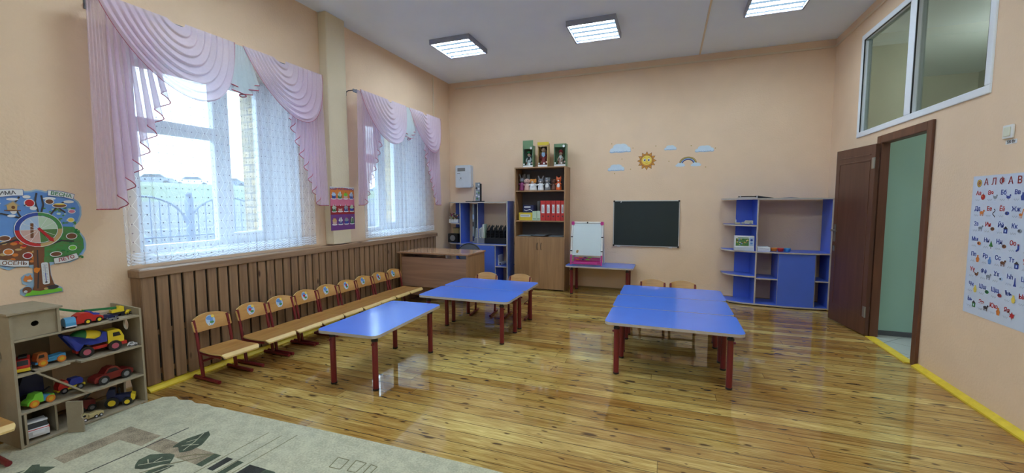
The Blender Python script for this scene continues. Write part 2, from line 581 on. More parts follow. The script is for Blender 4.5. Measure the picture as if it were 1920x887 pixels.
for nm, col in dict(toy_red=(196, 44, 38), toy_yellow=(232, 204, 46), toy_blue=(44, 60, 160), toy_lightblue=(70, 150, 200),
                    toy_green=(34, 120, 66), toy_lime=(120, 200, 60), toy_orange=(222, 130, 44), toy_navy=(34, 40, 84),
                    toy_darkred=(120, 34, 30), toy_white=(222, 222, 230), toy_sand=(196, 180, 132), toy_black=(26, 26, 30),
                    toy_hub=(216, 176, 46), toy_pinkhub=(176, 84, 104), toy_grey=(130, 132, 136), toy_brown=(176, 100, 50),
                    binder_red=(190, 50, 48), box_yellow=(214, 190, 60), pale_green=(190, 214, 190), book_grey=(150, 150, 150),
                    puppet_purple=(130, 44, 96), puppet_pink=(206, 170, 160), puppet_orange=(222, 146, 56), puppet_grey=(120, 122, 128),
                    puppet_brown=(110, 70, 54), fox_orange=(214, 96, 46), hair_brown=(60, 42, 34), box_green=(104, 138, 104),
                    print_blue=(50, 74, 160), print_red=(190, 40, 44), print_dark=(60, 56, 60), print_green=(72, 140, 76),
                    print_yellow=(232, 206, 90), print_orange=(216, 126, 56), print_brown=(122, 78, 52), print_sky=(98, 146, 214),
                    print_paleblue=(170, 196, 226), print_purple=(110, 62, 130), print_pink=(214, 120, 150), print_tan=(196, 164, 110),
                    print_leaf=(86, 128, 72), print_grey=(140, 150, 160), cloud_white=(206, 222, 234), cloud_blue=(150, 180, 210),
                    sun_orange=(206, 140, 50), sun_yellow=(232, 206, 84), title_red=(150, 34, 44), chair_cloth=(96, 100, 112)).items():
    K(nm, col)


# ------------------------------------------------------------------ mesh builder
def wloc(o):
    v = Vector((0, 0, 0))
    while o is not None:
        v = v + o.location
        o = o.parent
    return v


class MB:
    def __init__(self):
        self.v, self.f, self.m, self.s, self.uv = [], [], [], [], {}

    def add(self, vs, fs, mat=0, smooth=False, T=None):
        o = len(self.v)
        for p in vs:
            p = Vector(p)
            self.v.append(T @ p if T is not None else p)
        for f in fs:
            self.f.append([o + i for i in f])
            self.m.append(mat)
            self.s.append(smooth)
        return self

    def box(self, x0, x1, y0, y1, z0, z1, mat=0, T=None):
        vs = [(x, y, z) for z in (z0, z1) for y in (y0, y1) for x in (x0, x1)]
        return self.add(vs, [(0, 2, 3, 1), (4, 5, 7, 6), (0, 1, 5, 4), (2, 6, 7, 3), (0, 4, 6, 2), (1, 3, 7, 5)], mat, False, T)

    def prism(self, pts, axis, d0, d1, mat=0, smooth=False, T=None, side=None):
        """extrude a 2-d outline: axis x -> pts are (y,z); y -> (x,z); z -> (x,y)"""
        def mk(p, d):
            return {'x': (d, p[0], p[1]), 'y': (p[0], d, p[1]), 'z': (p[0], p[1], d)}[axis]
        n = len(pts)
        a = sum(pts[i][0] * pts[(i + 1) % n][1] - pts[(i + 1) % n][0] * pts[i][1] for i in range(n))
        flip = (a < 0) ^ (axis == 'y')
        if flip:
            pts = pts[::-1]
        if d0 > d1:
            d0, d1 = d1, d0
        vs = [mk(p, d0) for p in pts] + [mk(p, d1) for p in pts]
        self.add(vs, [tuple(range(n))[::-1], tuple(range(n, 2 * n))], mat, False, T)
        self.add(vs, [(i, (i + 1) % n, n + (i + 1) % n, n + i) for i in range(n)], mat if side is None else side, smooth, T)
        return self

    def cyl(self, p0, p1, r0, r1=None, n=16, mat=0, caps=True, smooth=True, T=None):
        r1 = r0 if r1 is None else r1
        p0, p1 = Vector(p0), Vector(p1)
        d = (p1 - p0).normalized()
        a = d.orthogonal().normalized()
        b = d.cross(a)
        vs = [p + (a * cos(2 * pi * i / n) + b * sin(2 * pi * i / n)) * r for p, r in ((p0, r0), (p1, r1)) for i in range(n)]
        self.add(vs, [(i, (i + 1) % n, n + (i + 1) % n, n + i) for i in range(n)], mat, smooth, T)
        if caps:
            self.add(vs, [tuple(range(n))[::-1], tuple(range(n, 2 * n))], mat, False, T)
        return self

    def tube(self, pts, r, n=8, mat=0, T=None, closed=False):
        pts = [Vector(p) for p in pts]
        vs, k = [], len(pts)
        up = None
        for i, p in enumerate(pts):
            d = (pts[min(i + 1, k - 1)] - pts[max(i - 1, 0)])
            if d.length < 1e-9:
                d = Vector((0, 0, 1))
            d.normalize()
            if up is None:
                up = d.orthogonal().normalized()
            a = (up - d * up.dot(d))
            a = a.normalized() if a.length > 1e-6 else d.orthogonal().normalized()
            up = a
            b = d.cross(a)
            vs += [p + (a * cos(2 * pi * j / n) + b * sin(2 * pi * j / n)) * r for j in range(n)]
        fs = [(i * n + j, i * n + (j + 1) % n, (i + 1) * n + (j + 1) % n, (i + 1) * n + j) for i in range(k - 1) for j in range(n)]
        self.add(vs, fs, mat, True, T)
        self.add(vs, [tuple(range(n))[::-1], tuple(range((k - 1) * n, k * n))], mat, False, T)
        return self

    def ell(self, c, r, mat=0, nu=16, nv=10, T=None, zmin=-1.0):
        if isinstance(r, (int, float)):
            r = (r, r, r)
        vs, fs = [], []
        a0 = math.asin(max(-1, zmin))
        for j in range(nv + 1):
            t = a0 + (pi / 2 - a0) * j / nv
            for i in range(nu):
                p = 2 * pi * i / nu
                vs.append((c[0] + r[0] * cos(t) * cos(p), c[1] + r[1] * cos(t) * sin(p), c[2] + r[2] * sin(t)))
        for j in range(nv):
            for i in range(nu):
                fs.append((j * nu + i, j * nu + (i + 1) % nu, (j + 1) * nu + (i + 1) % nu, (j + 1) * nu + i))
        self.add(vs, fs, mat, True, T)
        if zmin > -1:
            self.add(vs[:nu], [tuple(range(nu))[::-1]], mat, False, T)
        return self

    def lathe(self, prof, c=(0, 0, 0), n=20, mat=0, T=None, smooth=True):
        vs = [(c[0] + r * cos(2 * pi * i / n), c[1] + r * sin(2 * pi * i / n), c[2] + z) for r, z in prof for i in range(n)]
        k = len(prof)
        self.add(vs, [(j * n + i, j * n + (i + 1) % n, (j + 1) * n + (i + 1) % n, (j + 1) * n + i) for j in range(k - 1) for i in range(n)], mat, smooth, T)
        return self

    def grid(self, fn, nu, nv, mat=0, smooth=True, uvfn=None):
        """fn(i/nu, j/nv) -> point"""
        o = len(self.v)
        for j in range(nv + 1):
            for i in range(nu + 1):
                self.v.append(Vector(fn(i / nu, j / nv)))
                if uvfn:
                    self.uv[len(self.v) - 1] = uvfn(i / nu, j / nv)
        for j in range(nv):
            for i in range(nu):
                a = o + j * (nu + 1) + i
                self.f.append([a, a + 1, a + nu + 2, a + nu + 1])
                self.m.append(mat)
                self.s.append(smooth)
        return self

    def text(self, body, size, org, xd, yd, depth=0.0015, mat=0, bold=0.0, align='CENTER'):
        me = text_mesh(body, align, bold / max(size, 1e-6), depth / size)
        xd, yd = Vector(xd).normalized(), Vector(yd).normalized()
        zd = xd.cross(yd)
        org = Vector(org)
        vs = [org + xd * (v.x * size) + yd * (v.y * size) + zd * (v.z * size + depth) for v in (w.co for w in me.vertices)]
        return self.add(vs, [tuple(p.vertices) for p in me.polygons], mat)

    def build(self, name, mats, parent=None, bevel=0.0, seg=2, solid=0.0):
        if not isinstance(mats, (list, tuple)):
            mats = [mats]
        me = bpy.data.meshes.new(name)
        off = wloc(parent) if parent is not None else Vector((0, 0, 0))
        me.from_pydata([tuple(p - off) for p in self.v], [], self.f)
        for m in mats:
            me.materials.append(m)
        me.polygons.foreach_set('material_index', self.m)
        me.polygons.foreach_set('use_smooth', self.s)
        if self.uv:
            ul = me.uv_layers.new(name='UVMap')
            for lp in me.loops:
                ul.data[lp.index].uv = self.uv.get(lp.vertex_index, (0, 0))
        me.validate()
        me.update()
        o = bpy.data.objects.new(name, me)
        C.objects.link(o)
        if parent is not None:
            o.parent = parent
        if solid:
            sm = o.modifiers.new('thickness', 'SOLIDIFY')
            sm.thickness = solid
        if bevel:
            bm_ = o.modifiers.new('bevel', 'BEVEL')
            bm_.width = bevel
            bm_.segments = seg
            bm_.limit_method = 'ANGLE'
            bm_.angle_limit = radians(40)
        return o


_tc = {}


def text_mesh(body, align, bold, ext):
    key = (body, align, round(bold, 4), round(ext, 3))
    if key in _tc:
        return _tc[key]
    cu = bpy.data.curves.new('lettering', 'FONT')
    cu.body = body
    cu.size = 1
    cu.align_x = align
    cu.align_y = 'CENTER'
    cu.resolution_u = 3
    cu.offset = bold
    cu.extrude = ext
    ob = bpy.data.objects.new('lettering', cu)
    C.objects.link(ob)
    dg = bpy.context.evaluated_depsgraph_get()
    me = bpy.data.meshes.new_from_object(ob.evaluated_get(dg))
    bpy.data.objects.remove(ob)
    _tc[key] = me
    return me


def tag(o, label=None, cat=None, group=None, kind=None):
    if label:
        o['label'] = label
    if cat:
        o['category'] = cat
    if group:
        o['group'] = group
    if kind:
        o['kind'] = kind
    return o


def thing(name, label, cat, loc=(0, 0, 0), group=None, kind=None):
    o = bpy.data.objects.new(name, None)
    o.empty_display_size = 0.1
    C.objects.link(o)
    o.location = loc
    return tag(o, label, cat, group, kind)


def struct(o, label=None):
    return tag(o, label, None, None, 'structure')


def copy_tree(o, parent=None, link=True):
    c = o.copy()
    C.objects.link(c)
    if parent is not None:
        c.parent = parent
    for ch in list(o.children):
        copy_tree(ch, c)
    return c


def rrect(x0, x1, y0, y1, r, n=6):
    pts = []
    for cx, cy, a0 in ((x1 - r, y1 - r, 0), (x0 + r, y1 - r, 90), (x0 + r, y0 + r, 180), (x1 - r, y0 + r, 270)):
        for i in range(n + 1):
            a = radians(a0 + 90 * i / n)
            pts.append((cx + r * cos(a), cy + r * sin(a)))
    return pts


def ring_pts(cx, cy, rx, ry, n=24, a0=0.0, a1=2 * pi):
    return [(cx + rx * cos(a0 + (a1 - a0) * i / n), cy + ry * sin(a0 + (a1 - a0) * i / n)) for i in range(n + (0 if abs(a1 - a0 - 2 * pi) < 1e-6 else 1))]


# ------------------------------------------------------------------ room shell
LX, RX, DY, FY, H = -3.685, 1.997, 6.695, -3.6, 3.495
WT = 0.62            # outer wall thickness
FX = -3.97           # window frame plane
wins = ((1.93, 3.40, 2.03, 3.22, 'window_1'), (4.46, 5.86, 4.55, 5.47, 'window_2'), (-2.2, -0.73, -2.1, -0.91, 'window_4'))
SILL, HEAD = 0.93, 2.62

struct(MB().box(-4.4, 2.02, FY - 0.2, DY + 0.2, -0.12, 0).build('floor', M['floor']))
struct(MB().box(-4.4, 2.04, FY - 0.2, DY + 0.2, H, H + 0.15).build('ceiling', M['ceil']))
struct(MB().box(LX - WT, RX + 0.14, DY, DY + 0.3, 0, H).build('wall_back', M['wall']))
struct(MB().box(LX - WT, RX + 0.14, FY - 0.3, FY, 0, H).build('wall_front', M['wall']))

# left wall with splayed window openings (inner leaf) and straight brick outer leaf
mb = MB()
ws = sorted(wins)
edges = [FY]
for a in ws:
    edges += [a[0], a[1]]
edges.append(DY)
for i in range(0, len(edges), 2):
    mb.box(FX, LX, edges[i], edges[i + 1], 0, H)
for a in ws:
    y0, y1, f0, f1, nm = a
    mb.box(FX, LX, y0, y1, 0, SILL)
    mb.box(FX, LX, y0, y1, HEAD, H)
    # splayed reveals
    mb.prism([(LX, y0), (FX, y0), (FX, f0)], 'z', SILL, HEAD, 1)
    mb.prism([(LX, y1), (FX, f1), (FX, y1)], 'z', SILL, HEAD, 1)
mb.build('wall_left', [M['wall'], M['pvc']])['kind'] = 'structure'
mb = MB()
e2 = [FY - 0.3]
for a in ws:
    e2 += [a[2] + 0.02, a[3] + 0.02]
e2.append(DY + 0.3)
for i in range(0, len(e2), 2):
    mb.box(LX - WT, FX, e2[i], e2[i + 1], -1.0, H + 0.3)
for a in ws:
    mb.box(LX - WT, FX, a[2] + 0.02, a[3] + 0.02, -1.0, 1.0)
    mb.box(LX - WT, FX, a[2] + 0.02, a[3] + 0.02, 2.56, H + 0.3)
mb.build('wall_outside', M['brick'])['kind'] = 'structure'

for y0, y1, f0, f1, nm in wins:
    w = MB()
    fw = 0.065
    zb, zt = 0.985, 2.60
    xi, xo = FX + 0.035, FX - 0.035
    w.box(xo, xi, f0, f1, zb, zb + fw)
    w.box(xo, xi, f0, f1, zt - fw, zt)
    w.box(xo, xi, f0, f0 + fw, zb + fw, zt - fw)
    w.box(xo, xi, f1 - fw, f1, zb + fw, zt - fw)
    ym = f0 + (0.70 if nm != 'window_2' else 0.50)
    w.box(xo, xi, ym - 0.035, ym + 0.035, zb + fw, zt - fw)
    w.box(xo, xi, f0 + fw, ym - 0.035, 1.965, 2.075)          # transom bar of the left light
    w.box(FX, LX - 0.002, f0, f1, SILL - 0.03, SILL + 0.055)  # filler below the frame
    wo = w.build(nm, M['pvc'], None, 0.006)
    struct(wo)
    s = MB()                                                   # opening sash on the right, a leaf of its own
    a, b_ = ym + 0.03, f1 - fw + 0.012
    sx0, sx1 = FX + 0.0, FX + 0.06
    s.box(sx0, sx1, a, b_, zb + fw - 0.01, zb + fw + 0.06)
    s.box(sx0, sx1, a, b_, zt - fw - 0.06, zt - fw + 0.01)
    s.box(sx0, sx1, a, a + 0.065, zb + fw + 0.06, zt - fw - 0.06)
    s.box(sx0, sx1, b_ - 0.05, b_, zb + fw + 0.06, zt - fw - 0.06)
    so = s.build('sash', M['pvc'], wo, 0.006)
    hd = MB()
    hd.box(sx1 - 0.002, sx1 + 0.012, a + 0.018, a + 0.046, 1.52, 1.60)
    hd.cyl((sx1 + 0.01, a + 0.032, 1.56), (sx1 + 0.04, a + 0.032, 1.56), 0.009)
    hd.tube([(sx1 + 0.04, a + 0.032, 1.57), (sx1 + 0.045, a + 0.032, 1.5), (sx1 + 0.043, a + 0.034, 1.43)], 0.009)
    hd.build('window_handle', M['white'], so)
    g = MB()
    g.box(FX - 0.006, FX + 0.002, f0 + fw - 0.01, ym - 0.03, zb + fw - 0.01, 1.97)
    g.box(FX - 0.006, FX + 0.002, f0 + fw - 0.01, ym - 0.03, 2.07, zt - fw + 0.01)
    g.box(FX + 0.02, FX + 0.028, a + 0.06, b_ - 0.045, zb + fw + 0.05, zt - fw - 0.05)
    g.build('pane', M['glass'], wo)
    sl = MB().prism([(LX + 0.0, y0 + 0.01), (FX + 0.03, f0), (FX + 0.03, f1), (LX + 0.0, y1 - 0.01)], 'z', SILL, SILL + 0.012)
    sl.build('window_sill', M['pvc'], wo)

# right wall: door opening y 4.44..5.16 up to 1.99, transom window y 3.77..5.87 z 2.10..3.225
DO0, DO1, DH = 4.44, 5.235, 1.985
TW0, TW1, TZ0, TZ1 = 3.77, 5.87, 2.105, 3.225
mb = MB()
X0, X1 = RX, RX + 0.05
mb.box(X0, X1, FY, TW0, 0, H)
mb.box(X0, X1, TW1, DY, 0, H)
mb.box(X0, X1, TW0, TW1, TZ1, H)
mb.box(X0, X1, TW0, DO0, 0, TZ0)
mb.box(X0, X1, DO1, TW1, 0, TZ0)
mb.box(X0, X1, DO0, DO1, DH, TZ0)
struct(mb.build('wall_right', M['wall']))

w = MB()
fw = 0.058
xa, xb = RX - 0.012, RX + 0.07
w.box(xa, xb, TW0, TW1, TZ0, TZ0 + fw)
w.box(xa, xb, TW0, TW1, TZ1 - fw, TZ1)
w.box(xa, xb, TW0, TW0 + fw, TZ0 + fw, TZ1 - fw)
w.box(xa, xb, TW1 - fw, TW1, TZ0 + fw, TZ1 - fw)
w.box(xa, xb, 4.76, 4.865, TZ0 + fw, TZ1 - fw)
wo = struct(w.build('window_3', M['pvc'], None, 0.006))
g = MB()
g.box(RX + 0.03, RX + 0.036, TW0 + fw - 0.01, 4.765, TZ0 + fw - 0.01, TZ1 - fw + 0.01)
g.box(RX + 0.03, RX + 0.036, 4.86, TW1 - fw + 0.01, TZ0 + fw - 0.01, TZ1 - fw + 0.01)
g.build('pane', M['darkglass'], wo)
g = MB()
for y0_, y1_ in ((TW0 + fw, 4.76), (4.865, TW1 - fw)):
    g.box(xa + 0.004, xa + 0.014, y0_, y0_ + 0.006, TZ0 + fw, TZ1 - fw)
    g.box(xa + 0.004, xa + 0.014, y1_ - 0.006, y1_, TZ0 + fw, TZ1 - fw)
    g.box(xa + 0.004, xa + 0.014, y0_, y1_, TZ1 - fw - 0.006, TZ1 - fw)
g.build('gasket', M['black'], wo)

# door frame and leaf
d = MB()
FO0, FO1, FT = 4.368, 5.315, 2.045
for y0_, y1_ in ((FO0, DO0), (5.235, FO1)):
    d.box(RX - 0.022, RX, y0_, y1_, 0, FT)
d.box(RX - 0.022, RX, DO0, 5.235, FT - 0.075, FT)
d.box(RX - 0.018, RX + 0.055, DO0 - 0.012, DO0 + 0.014, 0, DH)
d.box(RX - 0.018, RX + 0.055, DO1 - 0.010, DO1 + 0.02, 0, DH)
d.box(RX - 0.018, RX + 0.055, DO0, DO1, DH - 0.02, DH + 0.01)
do = struct(d.build('door_1', M['framewood'], None, 0.004))
ang = radians(99)
HP = Vector((RX - 0.027, 5.215, 0))
TL = Matrix.Translation(HP) @ Matrix.Rotation(ang, 4, 'Z')
lf = MB()
WL = 0.69
lf.box(0, WL, 0.004, 0.04, 0.012, 1.965, 0, TL)
leaf = lf.build('door_leaf', M['doorwood'], do, 0.004)
pn = MB()
for x0_, x1_, z0_, z1_ in ((0.07, WL - 0.07, 1.80, 1.815), (0.07, WL - 0.07, 1.86, 1.872), (0.07, 0.082, 0.2, 1.8), (WL - 0.082, WL - 0.07, 0.2, 1.8), (0.07, WL - 0.07, 0.2, 0.212)):
    pn.box(x0_, x1_, 0.038, 0.0435, z0_, z1_, 0, TL)
pn.build('moulding', M['doorwood'], leaf, 0.002)
hn = MB()
hn.box(WL - 0.07, WL - 0.035, 0.04, 0.048, 0.93, 1.13, 0, TL)
hn.cyl((WL - 0.052, 0.045, 1.06), (WL - 0.052, 0.085, 1.06), 0.009, T=TL)
hn.tube([(WL - 0.052, 0.085, 1.06), (WL - 0.10, 0.09, 1.06), (WL - 0.16, 0.088, 1.056)], 0.009, T=TL)
hn.box(WL - 0.07, WL - 0.035, 0.04, 0.05, 0.82, 0.88, 0, TL)
hn.build('door_handle', M['steel'], leaf)
for z in (0.20, 1.72):
    h = MB()
    h.cyl((-0.006, 0.05, z), (-0.006, 0.05, z + 0.11), 0.007, T=TL)
    h.box(0.0, 0.045, 0.0405, 0.045, z, z + 0.11, 0, TL)
    h.box(RX - 0.026, RX - 0.022, 5.24, 5.285, z, z + 0.11)
    h.build('hinge', M['steel'], do)

# threshold strip and yellow skirting
struct(MB().box(RX - 0.06, RX + 0.02, DO0, 5.2, 0.0, 0.012).build('trim_1', M['yellow'], None, 0.003))
sk = [(RX - 0.045, 0), (RX - 0.045, 0.012), (RX - 0.02, 0.028), (RX - 0.001, 0.034), (RX - 0.001, 0)]
struct(MB().prism(sk, 'y', FY + 0.01, 4.366).build('baseboard_right', M['yellow']))
struct(MB().prism(sk, 'y', 5.32, DY - 0.001).build('baseboard_right.001', M['yellow']))
struct(MB().prism([(DY - 0.04, 0), (DY - 0.04, 0.012), (DY - 0.015, 0.034), (DY - 0.001, 0.036), (DY - 0.001, 0)], 'x', LX + 0.01, RX - 0.05).build('baseboard_back', M['ochre']))
struct(MB().box(LX + 0.001, LX + 0.03, FY + 0.01, 1.82, 0, 0.04).build('baseboard_left', M['ochre'], None, 0.004))

# pilaster, cable ducts
struct(MB().box(LX + 0.0005, LX + 0.115, 3.73, 4.02, 0.915, H).build('trim_2', M['cream'], None, 0.01, 3))
struct(MB().box(LX + 0.12, RX - 0.02, DY - 0.018, DY - 0.001, 3.385, 3.41).build('trim_3', M['trunk'], None, 0.003))
struct(MB().box(RX - 0.018, RX - 0.001, 1.0, DY - 0.02, 3.385, 3.41).build('trim_4', M['trunk'], None, 0.003))
struct(MB().box(0.365, 0.385, 0.5, DY - 0.02, H - 0.012, H - 0.001).build('trim_5', M['trunk'], None, 0.003))
struct(MB().box(LX + 0.001, LX + 0.014, 6.14, 6.165, 2.76, H - 0.03).build('trim_6', M['trunk'], None, 0.003))

# the hall beyond the door
mb = MB()
mb.box(2.048, 4.7, 5.335, 5.41, 0, 2.07)
struct(mb.build('wall_vestibule', M['mint']))
struct(MB().box(2.048, 4.7, 5.32, 5.335, 0, 0.05).build('baseboard_vestibule', M['gap']))
struct(MB().box(2.02, 4.8, 0.6, 9.3, -0.12, 0.001).build('floor_hall', M['tile']))
struct(MB().box(2.04, 4.8, 0.6, 9.3, H, H + 0.1).build('ceiling_hall', M['ceil']))
mb = MB()
mb.box(4.7, 4.85, 0.6, 9.3, 0, H)
mb.box(2.04, 4.7, 9.2, 9.35, 0, H)
mb.box(2.04, 4.7, 0.5, 0.6, 0, H)
mb.box(2.14, 3.02, 7.2, 9.2, 0, H)
mb.box(1.997, 2.14, DY + 0.3, 9.3, 0, H)
struct(mb.build('wall_hall', M['hallbeige']))


# ------------------------------------------------------------------ ceiling lamps
M['tube'] = emit('fluorescent_tube', (218, 238, 252), TUBE_STRENGTH)
M['lampglow'] = emit('lit_prismatic_cover', (170, 206, 236), 0.5)
M['lampframe'] = P('grey_lamp_housing', (150, 156, 176), 0.4, 0.02, 10)


def ceiling_lamp(x, y, label):
    S = 0.285
    t = thing('ceiling_lamp', label, 'ceiling lamp', (x, y, H), 'square four-tube ceiling lamps')
    h = MB()
    h.box(x - S, x + S, y - S, y + S, H - 0.012, H - 0.0005)
    for a, b_, c_, d_ in ((-S, S, -S, -S + .016), (-S, S, S - .016, S), (-S, -S + .016, -S + .016, S - .016), (S - .016, S, -S + .016, S - .016)):
        h.box(x + a, x + b_, y + c_, y + d_, H - 0.062, H - 0.012)
    h.build('housing', M['lampframe'], t)
    MB().box(x - S + .017, x + S - .017, y - S + .017, y + S - .017, H - 0.035, H - 0.030).build('reflector', M['lampglow'], t)
    for k in range(4):
        yy = y - 0.2 + k * 0.1333
        q = MB()
        q.box(x - S + .03, x + S - .03, yy - 0.030, yy + 0.030, H - 0.040, H - 0.0355)
        q.build('tube', M['tube'], t)
    return t


# ------------------------------------------------------------------ outside the windows
M['grass'] = P('meadow_grass', (70, 82, 56), 0.95, 0.2, 3)
M['paving'] = P('pale_paving', (126, 128, 130), 0.9, 0.08, 4)
M['fence'] = P('light_grey_fence_paint', (84, 100, 130), 0.5, 0.03, 5)
struct(MB().add([(-4.31, -8, -0.55), (-12, -8, -0.5), (-12, 60, -0.5), (-4.31, 60, -0.55), (-4.31, -8, -0.75), (-12, -8, -0.75), (-12, 60, -0.75), (-4.31, 60, -0.75)],
                [(3, 2, 1, 0), (4, 5, 6, 7), (0, 1, 5, 4), (1, 2, 6, 5), (2, 3, 7, 6), (3, 0, 4, 7)]).build('ground_yard', M['paving']))
for k in range(13):
    z0 = -0.5 + 0.15 * k
    struct(MB().box(-8.25 - 0.26 * k, -8.0 - 0.26 * k, -4, 40, z0 - 0.15, z0 + 0.15).build('step', M['paving']))
bank = MB().add([(-11.4, -8, 1.40), (-16, -8, 2.0), (-50, -8, 3.7), (-90, -8, 3.7), (-90, 110, 3.7), (-50, 110, 3.7), (-16, 110, 2.0), (-11.4, 110, 1.40),
                 (-11.4, -8, -0.7), (-90, -8, -0.7), (-90, 110, -0.7), (-11.4, 110, -0.7)],
                [(0, 7, 6, 1), (1, 6, 5, 2), (2, 5, 4, 3), (0, 8, 11, 7), (0, 1, 2, 3, 9, 8), (4, 5, 6, 7, 11, 10), (3, 4, 10, 9), (8, 9, 10, 11)])
tag(bank.build('grass_bank', M['grass']), None, None, None, 'structure')

f = thing('fence', 'light grey metal yard fence with arched panels seen through the large near window', 'fence', (-7, 6, -0.5))
for k in range(12):
    y0 = 0.6 + 1.25 * k
    p = MB()
    p.box(-7.04, -6.96, y0 - 0.04, y0 + 0.04, -0.5, 1.5)
    p.ell((-7, y0, 1.54), 0.05)
    p.build('post', M['fence'], f)
    q = MB()
    arc = [(-7, y0 + 0.6 + 0.58 * cos(a), 1.1 + 0.4 * sin(a)) for a in [pi * i / 14 for i in range(15)]]
    q.tube([(-7, y0 + 1.18, 1.1)] + arc + [(-7, y0 + 0.02, 1.1)], 0.016, 6)
    q.tube([(-7, y0 + 0.02, -0.3), (-7, y0 + 1.2, -0.3)], 0.014, 6)
    q.tube([(-7, y0 + 0.02, 0.9), (-7, y0 + 1.2, 0.9)], 0.014, 6)
    for j in range(9):
        yy = y0 + 0.12 + 0.12 * j
        c_ = (yy - y0 - 0.6) / 0.58
        q.tube([(-7, yy, -0.3), (-7, yy, 1.1 + 0.4 * math.sqrt(max(0, 1 - c_ * c_)))], 0.008, 5)
    q.build('panel', M['fence'], f)

rail = thing('handrail', 'thin sloping handrail beside the outdoor steps', 'handrail', (-8, 5.2, -0.5))
q = MB()
q.tube([(-8.0, 4.55, 0.5), (-11.3, 4.55, 2.4)], 0.03, 6)
q.tube([(-8.0, 4.55, 0.2), (-11.3, 4.55, 2.1)], 0.02, 6)
for k in range(5):
    q.tube([(-8.0 - 0.8 * k, 4.55, -0.3 + 0.45 * k), (-8.0 - 0.8 * k, 4.55, 0.5 + 0.46 * k)], 0.02, 6)
q.build('rails', M['fence'], rail)


def road_car(x, y, rz, paint, label):
    t = thing('parked_car', label, 'car', (0, 0, 0), 'cars parked beyond the grass bank')
    b_ = MB()
    side = [(-2.1, .35), (-2.1, .75), (-1.95, .9), (-1.2, .98), (-.75, 1.38), (.75, 1.42), (1.3, 1.0), (2.0, .88), (2.12, .7), (2.12, .35)]
    b_.prism(side, 'y', -0.85, 0.85)
    b_.build('car_body', paint, t, 0.06)
    w_ = MB()
    w_.prism([(-1.05, 1.0), (-.68, 1.33), (.68, 1.36), (1.12, 1.0)], 'y', -0.87, 0.87)
    w_.build('window', K('car_glass', (40, 46, 54), 0.1), t)
    for sx in (-1.3, 1.3):
        for sy in (-0.8, 0.8):
            MB().cyl((sx, sy - .1, .32), (sx, sy + .1, .32), .32, n=14).build('wheel', M['black'], t)
    t.location = (x, y, 3.7)
    t.rotation_euler = (0, 0, rz)


for i, (col, nm) in enumerate((((206, 208, 214), 'silver'), ((110, 116, 128), 'slate'), ((198, 204, 212), 'white'), ((90, 100, 124), 'slate blue'), ((160, 164, 170), 'grey'), ((130, 110, 112), 'dull maroon'),
                               ((216, 216, 216), 'pale'), ((120, 134, 150), 'steel blue'), ((190, 186, 176), 'beige'), ((84, 90, 98), 'graphite'))):
    road_car(-60.0 + 0.9 * (i % 2), (28.0 + 4.9 * i) if i < 6 else (70 + 5 * (i - 6)), radians(40 + 9 * (i % 3)), P('car_paint', col, 0.3, 0.02, 2), '%s car parked far outside beyond the grass bank' % nm)

# ------------------------------------------------------------------ lamps
LP = [(-2.66, 5.13, 'lit square ceiling lamp nearest the left wall'), (-0.88, 5.22, 'lit square ceiling lamp in the middle of the far row'),
      (1.02, 5.13, 'lit square ceiling lamp cut by the top edge on the right'), ]
for x, y, nm in LP:
    ceiling_lamp(x, y, nm)
for y in (2.3, -1.2):
    for x in (-2.45, -0.88, 1.02):
        ceiling_lamp(x, y, 'lit square ceiling lamp %s, %s' % ('overhead in the row next to the far one' if y > 0 else 'in the row at the near end of the room', 'left' if x < -2 else 'middle' if x < 0 else 'right'))
t = thing('added_hall_lamp', 'round lamp added on the hall ceiling, out of view, to light the mint wall', 'ceiling lamp', (3.2, 2.9, H))  # unseen lamp, added to light the mint vestibule wall
MB().cyl((3.2, 2.9, H - 0.03), (3.2, 2.9, H - 0.001), 0.2, n=24).build('base', M['white'], t)
MB().ell((3.2, 2.9, H - 0.03), (0.18, 0.18, 0.07)).build('shade', emit('added_hall_lamp_shade', (250, 252, 255), 38), t)
t = thing('added_hall_lamp', 'round pendant lamp added in the hall, out of view, to brighten the space behind the transom', 'ceiling lamp', (4.1, 6.4, H))  # second unseen lamp, added to brighten walls and ceiling behind the transom
MB().cyl((4.1, 6.4, 2.9), (4.1, 6.4, H - 0.001), 0.01, n=10).build('cord', M['white'], t)
MB().ell((4.1, 6.4, 2.85), (0.16, 0.16, 0.16)).build('shade', emit('added_hall_lamp_shade_far', (250, 248, 240), 36), t)

# ------------------------------------------------------------------ wooden radiator cover along the windows
RC = thing('radiator_cover', 'slatted brown pine radiator cover under the windows with a flat ledge', 'radiator cover', (-3.62, 3.9, 0))
CX = -3.562
mb = MB()
mb.box(LX + 0.002, CX, 1.85, 6.0, 0.862, 0.907)
mb.box(CX - 0.001, CX + 0.012, 1.845, 6.0, 0.848, 0.903)
mb.box(LX + 0.002, CX + 0.012, 1.838, 1.851, 0.848, 0.903)
mb.build('ledge', M['pinerail'], RC, 0.004)
mb = MB()
y = 1.852
while y < 5.97:
    w_ = 0.0735 if y > 1.9 else 0.085
    mb.box(CX - 0.018, CX, y, y + w_, 0.035 + random.uniform(0, .008), 0.85)
    y += w_ + 0.018
mb.box(LX + 0.002, CX - 0.02, 1.852, 1.868, 0.035, 0.85)
mb.build('slats', M['pine'], RC, 0.002)
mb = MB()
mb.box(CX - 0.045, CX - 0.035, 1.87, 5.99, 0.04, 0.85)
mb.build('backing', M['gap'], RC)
mb = MB()
mb.box(CX - 0.035, CX - 0.018, 1.87, 5.99, 0.40, 0.44)
mb.box(CX - 0.035, CX - 0.018, 1.87, 5.99, 0.10, 0.14)
mb.build('batten', M['pine'], RC)
mb = MB()
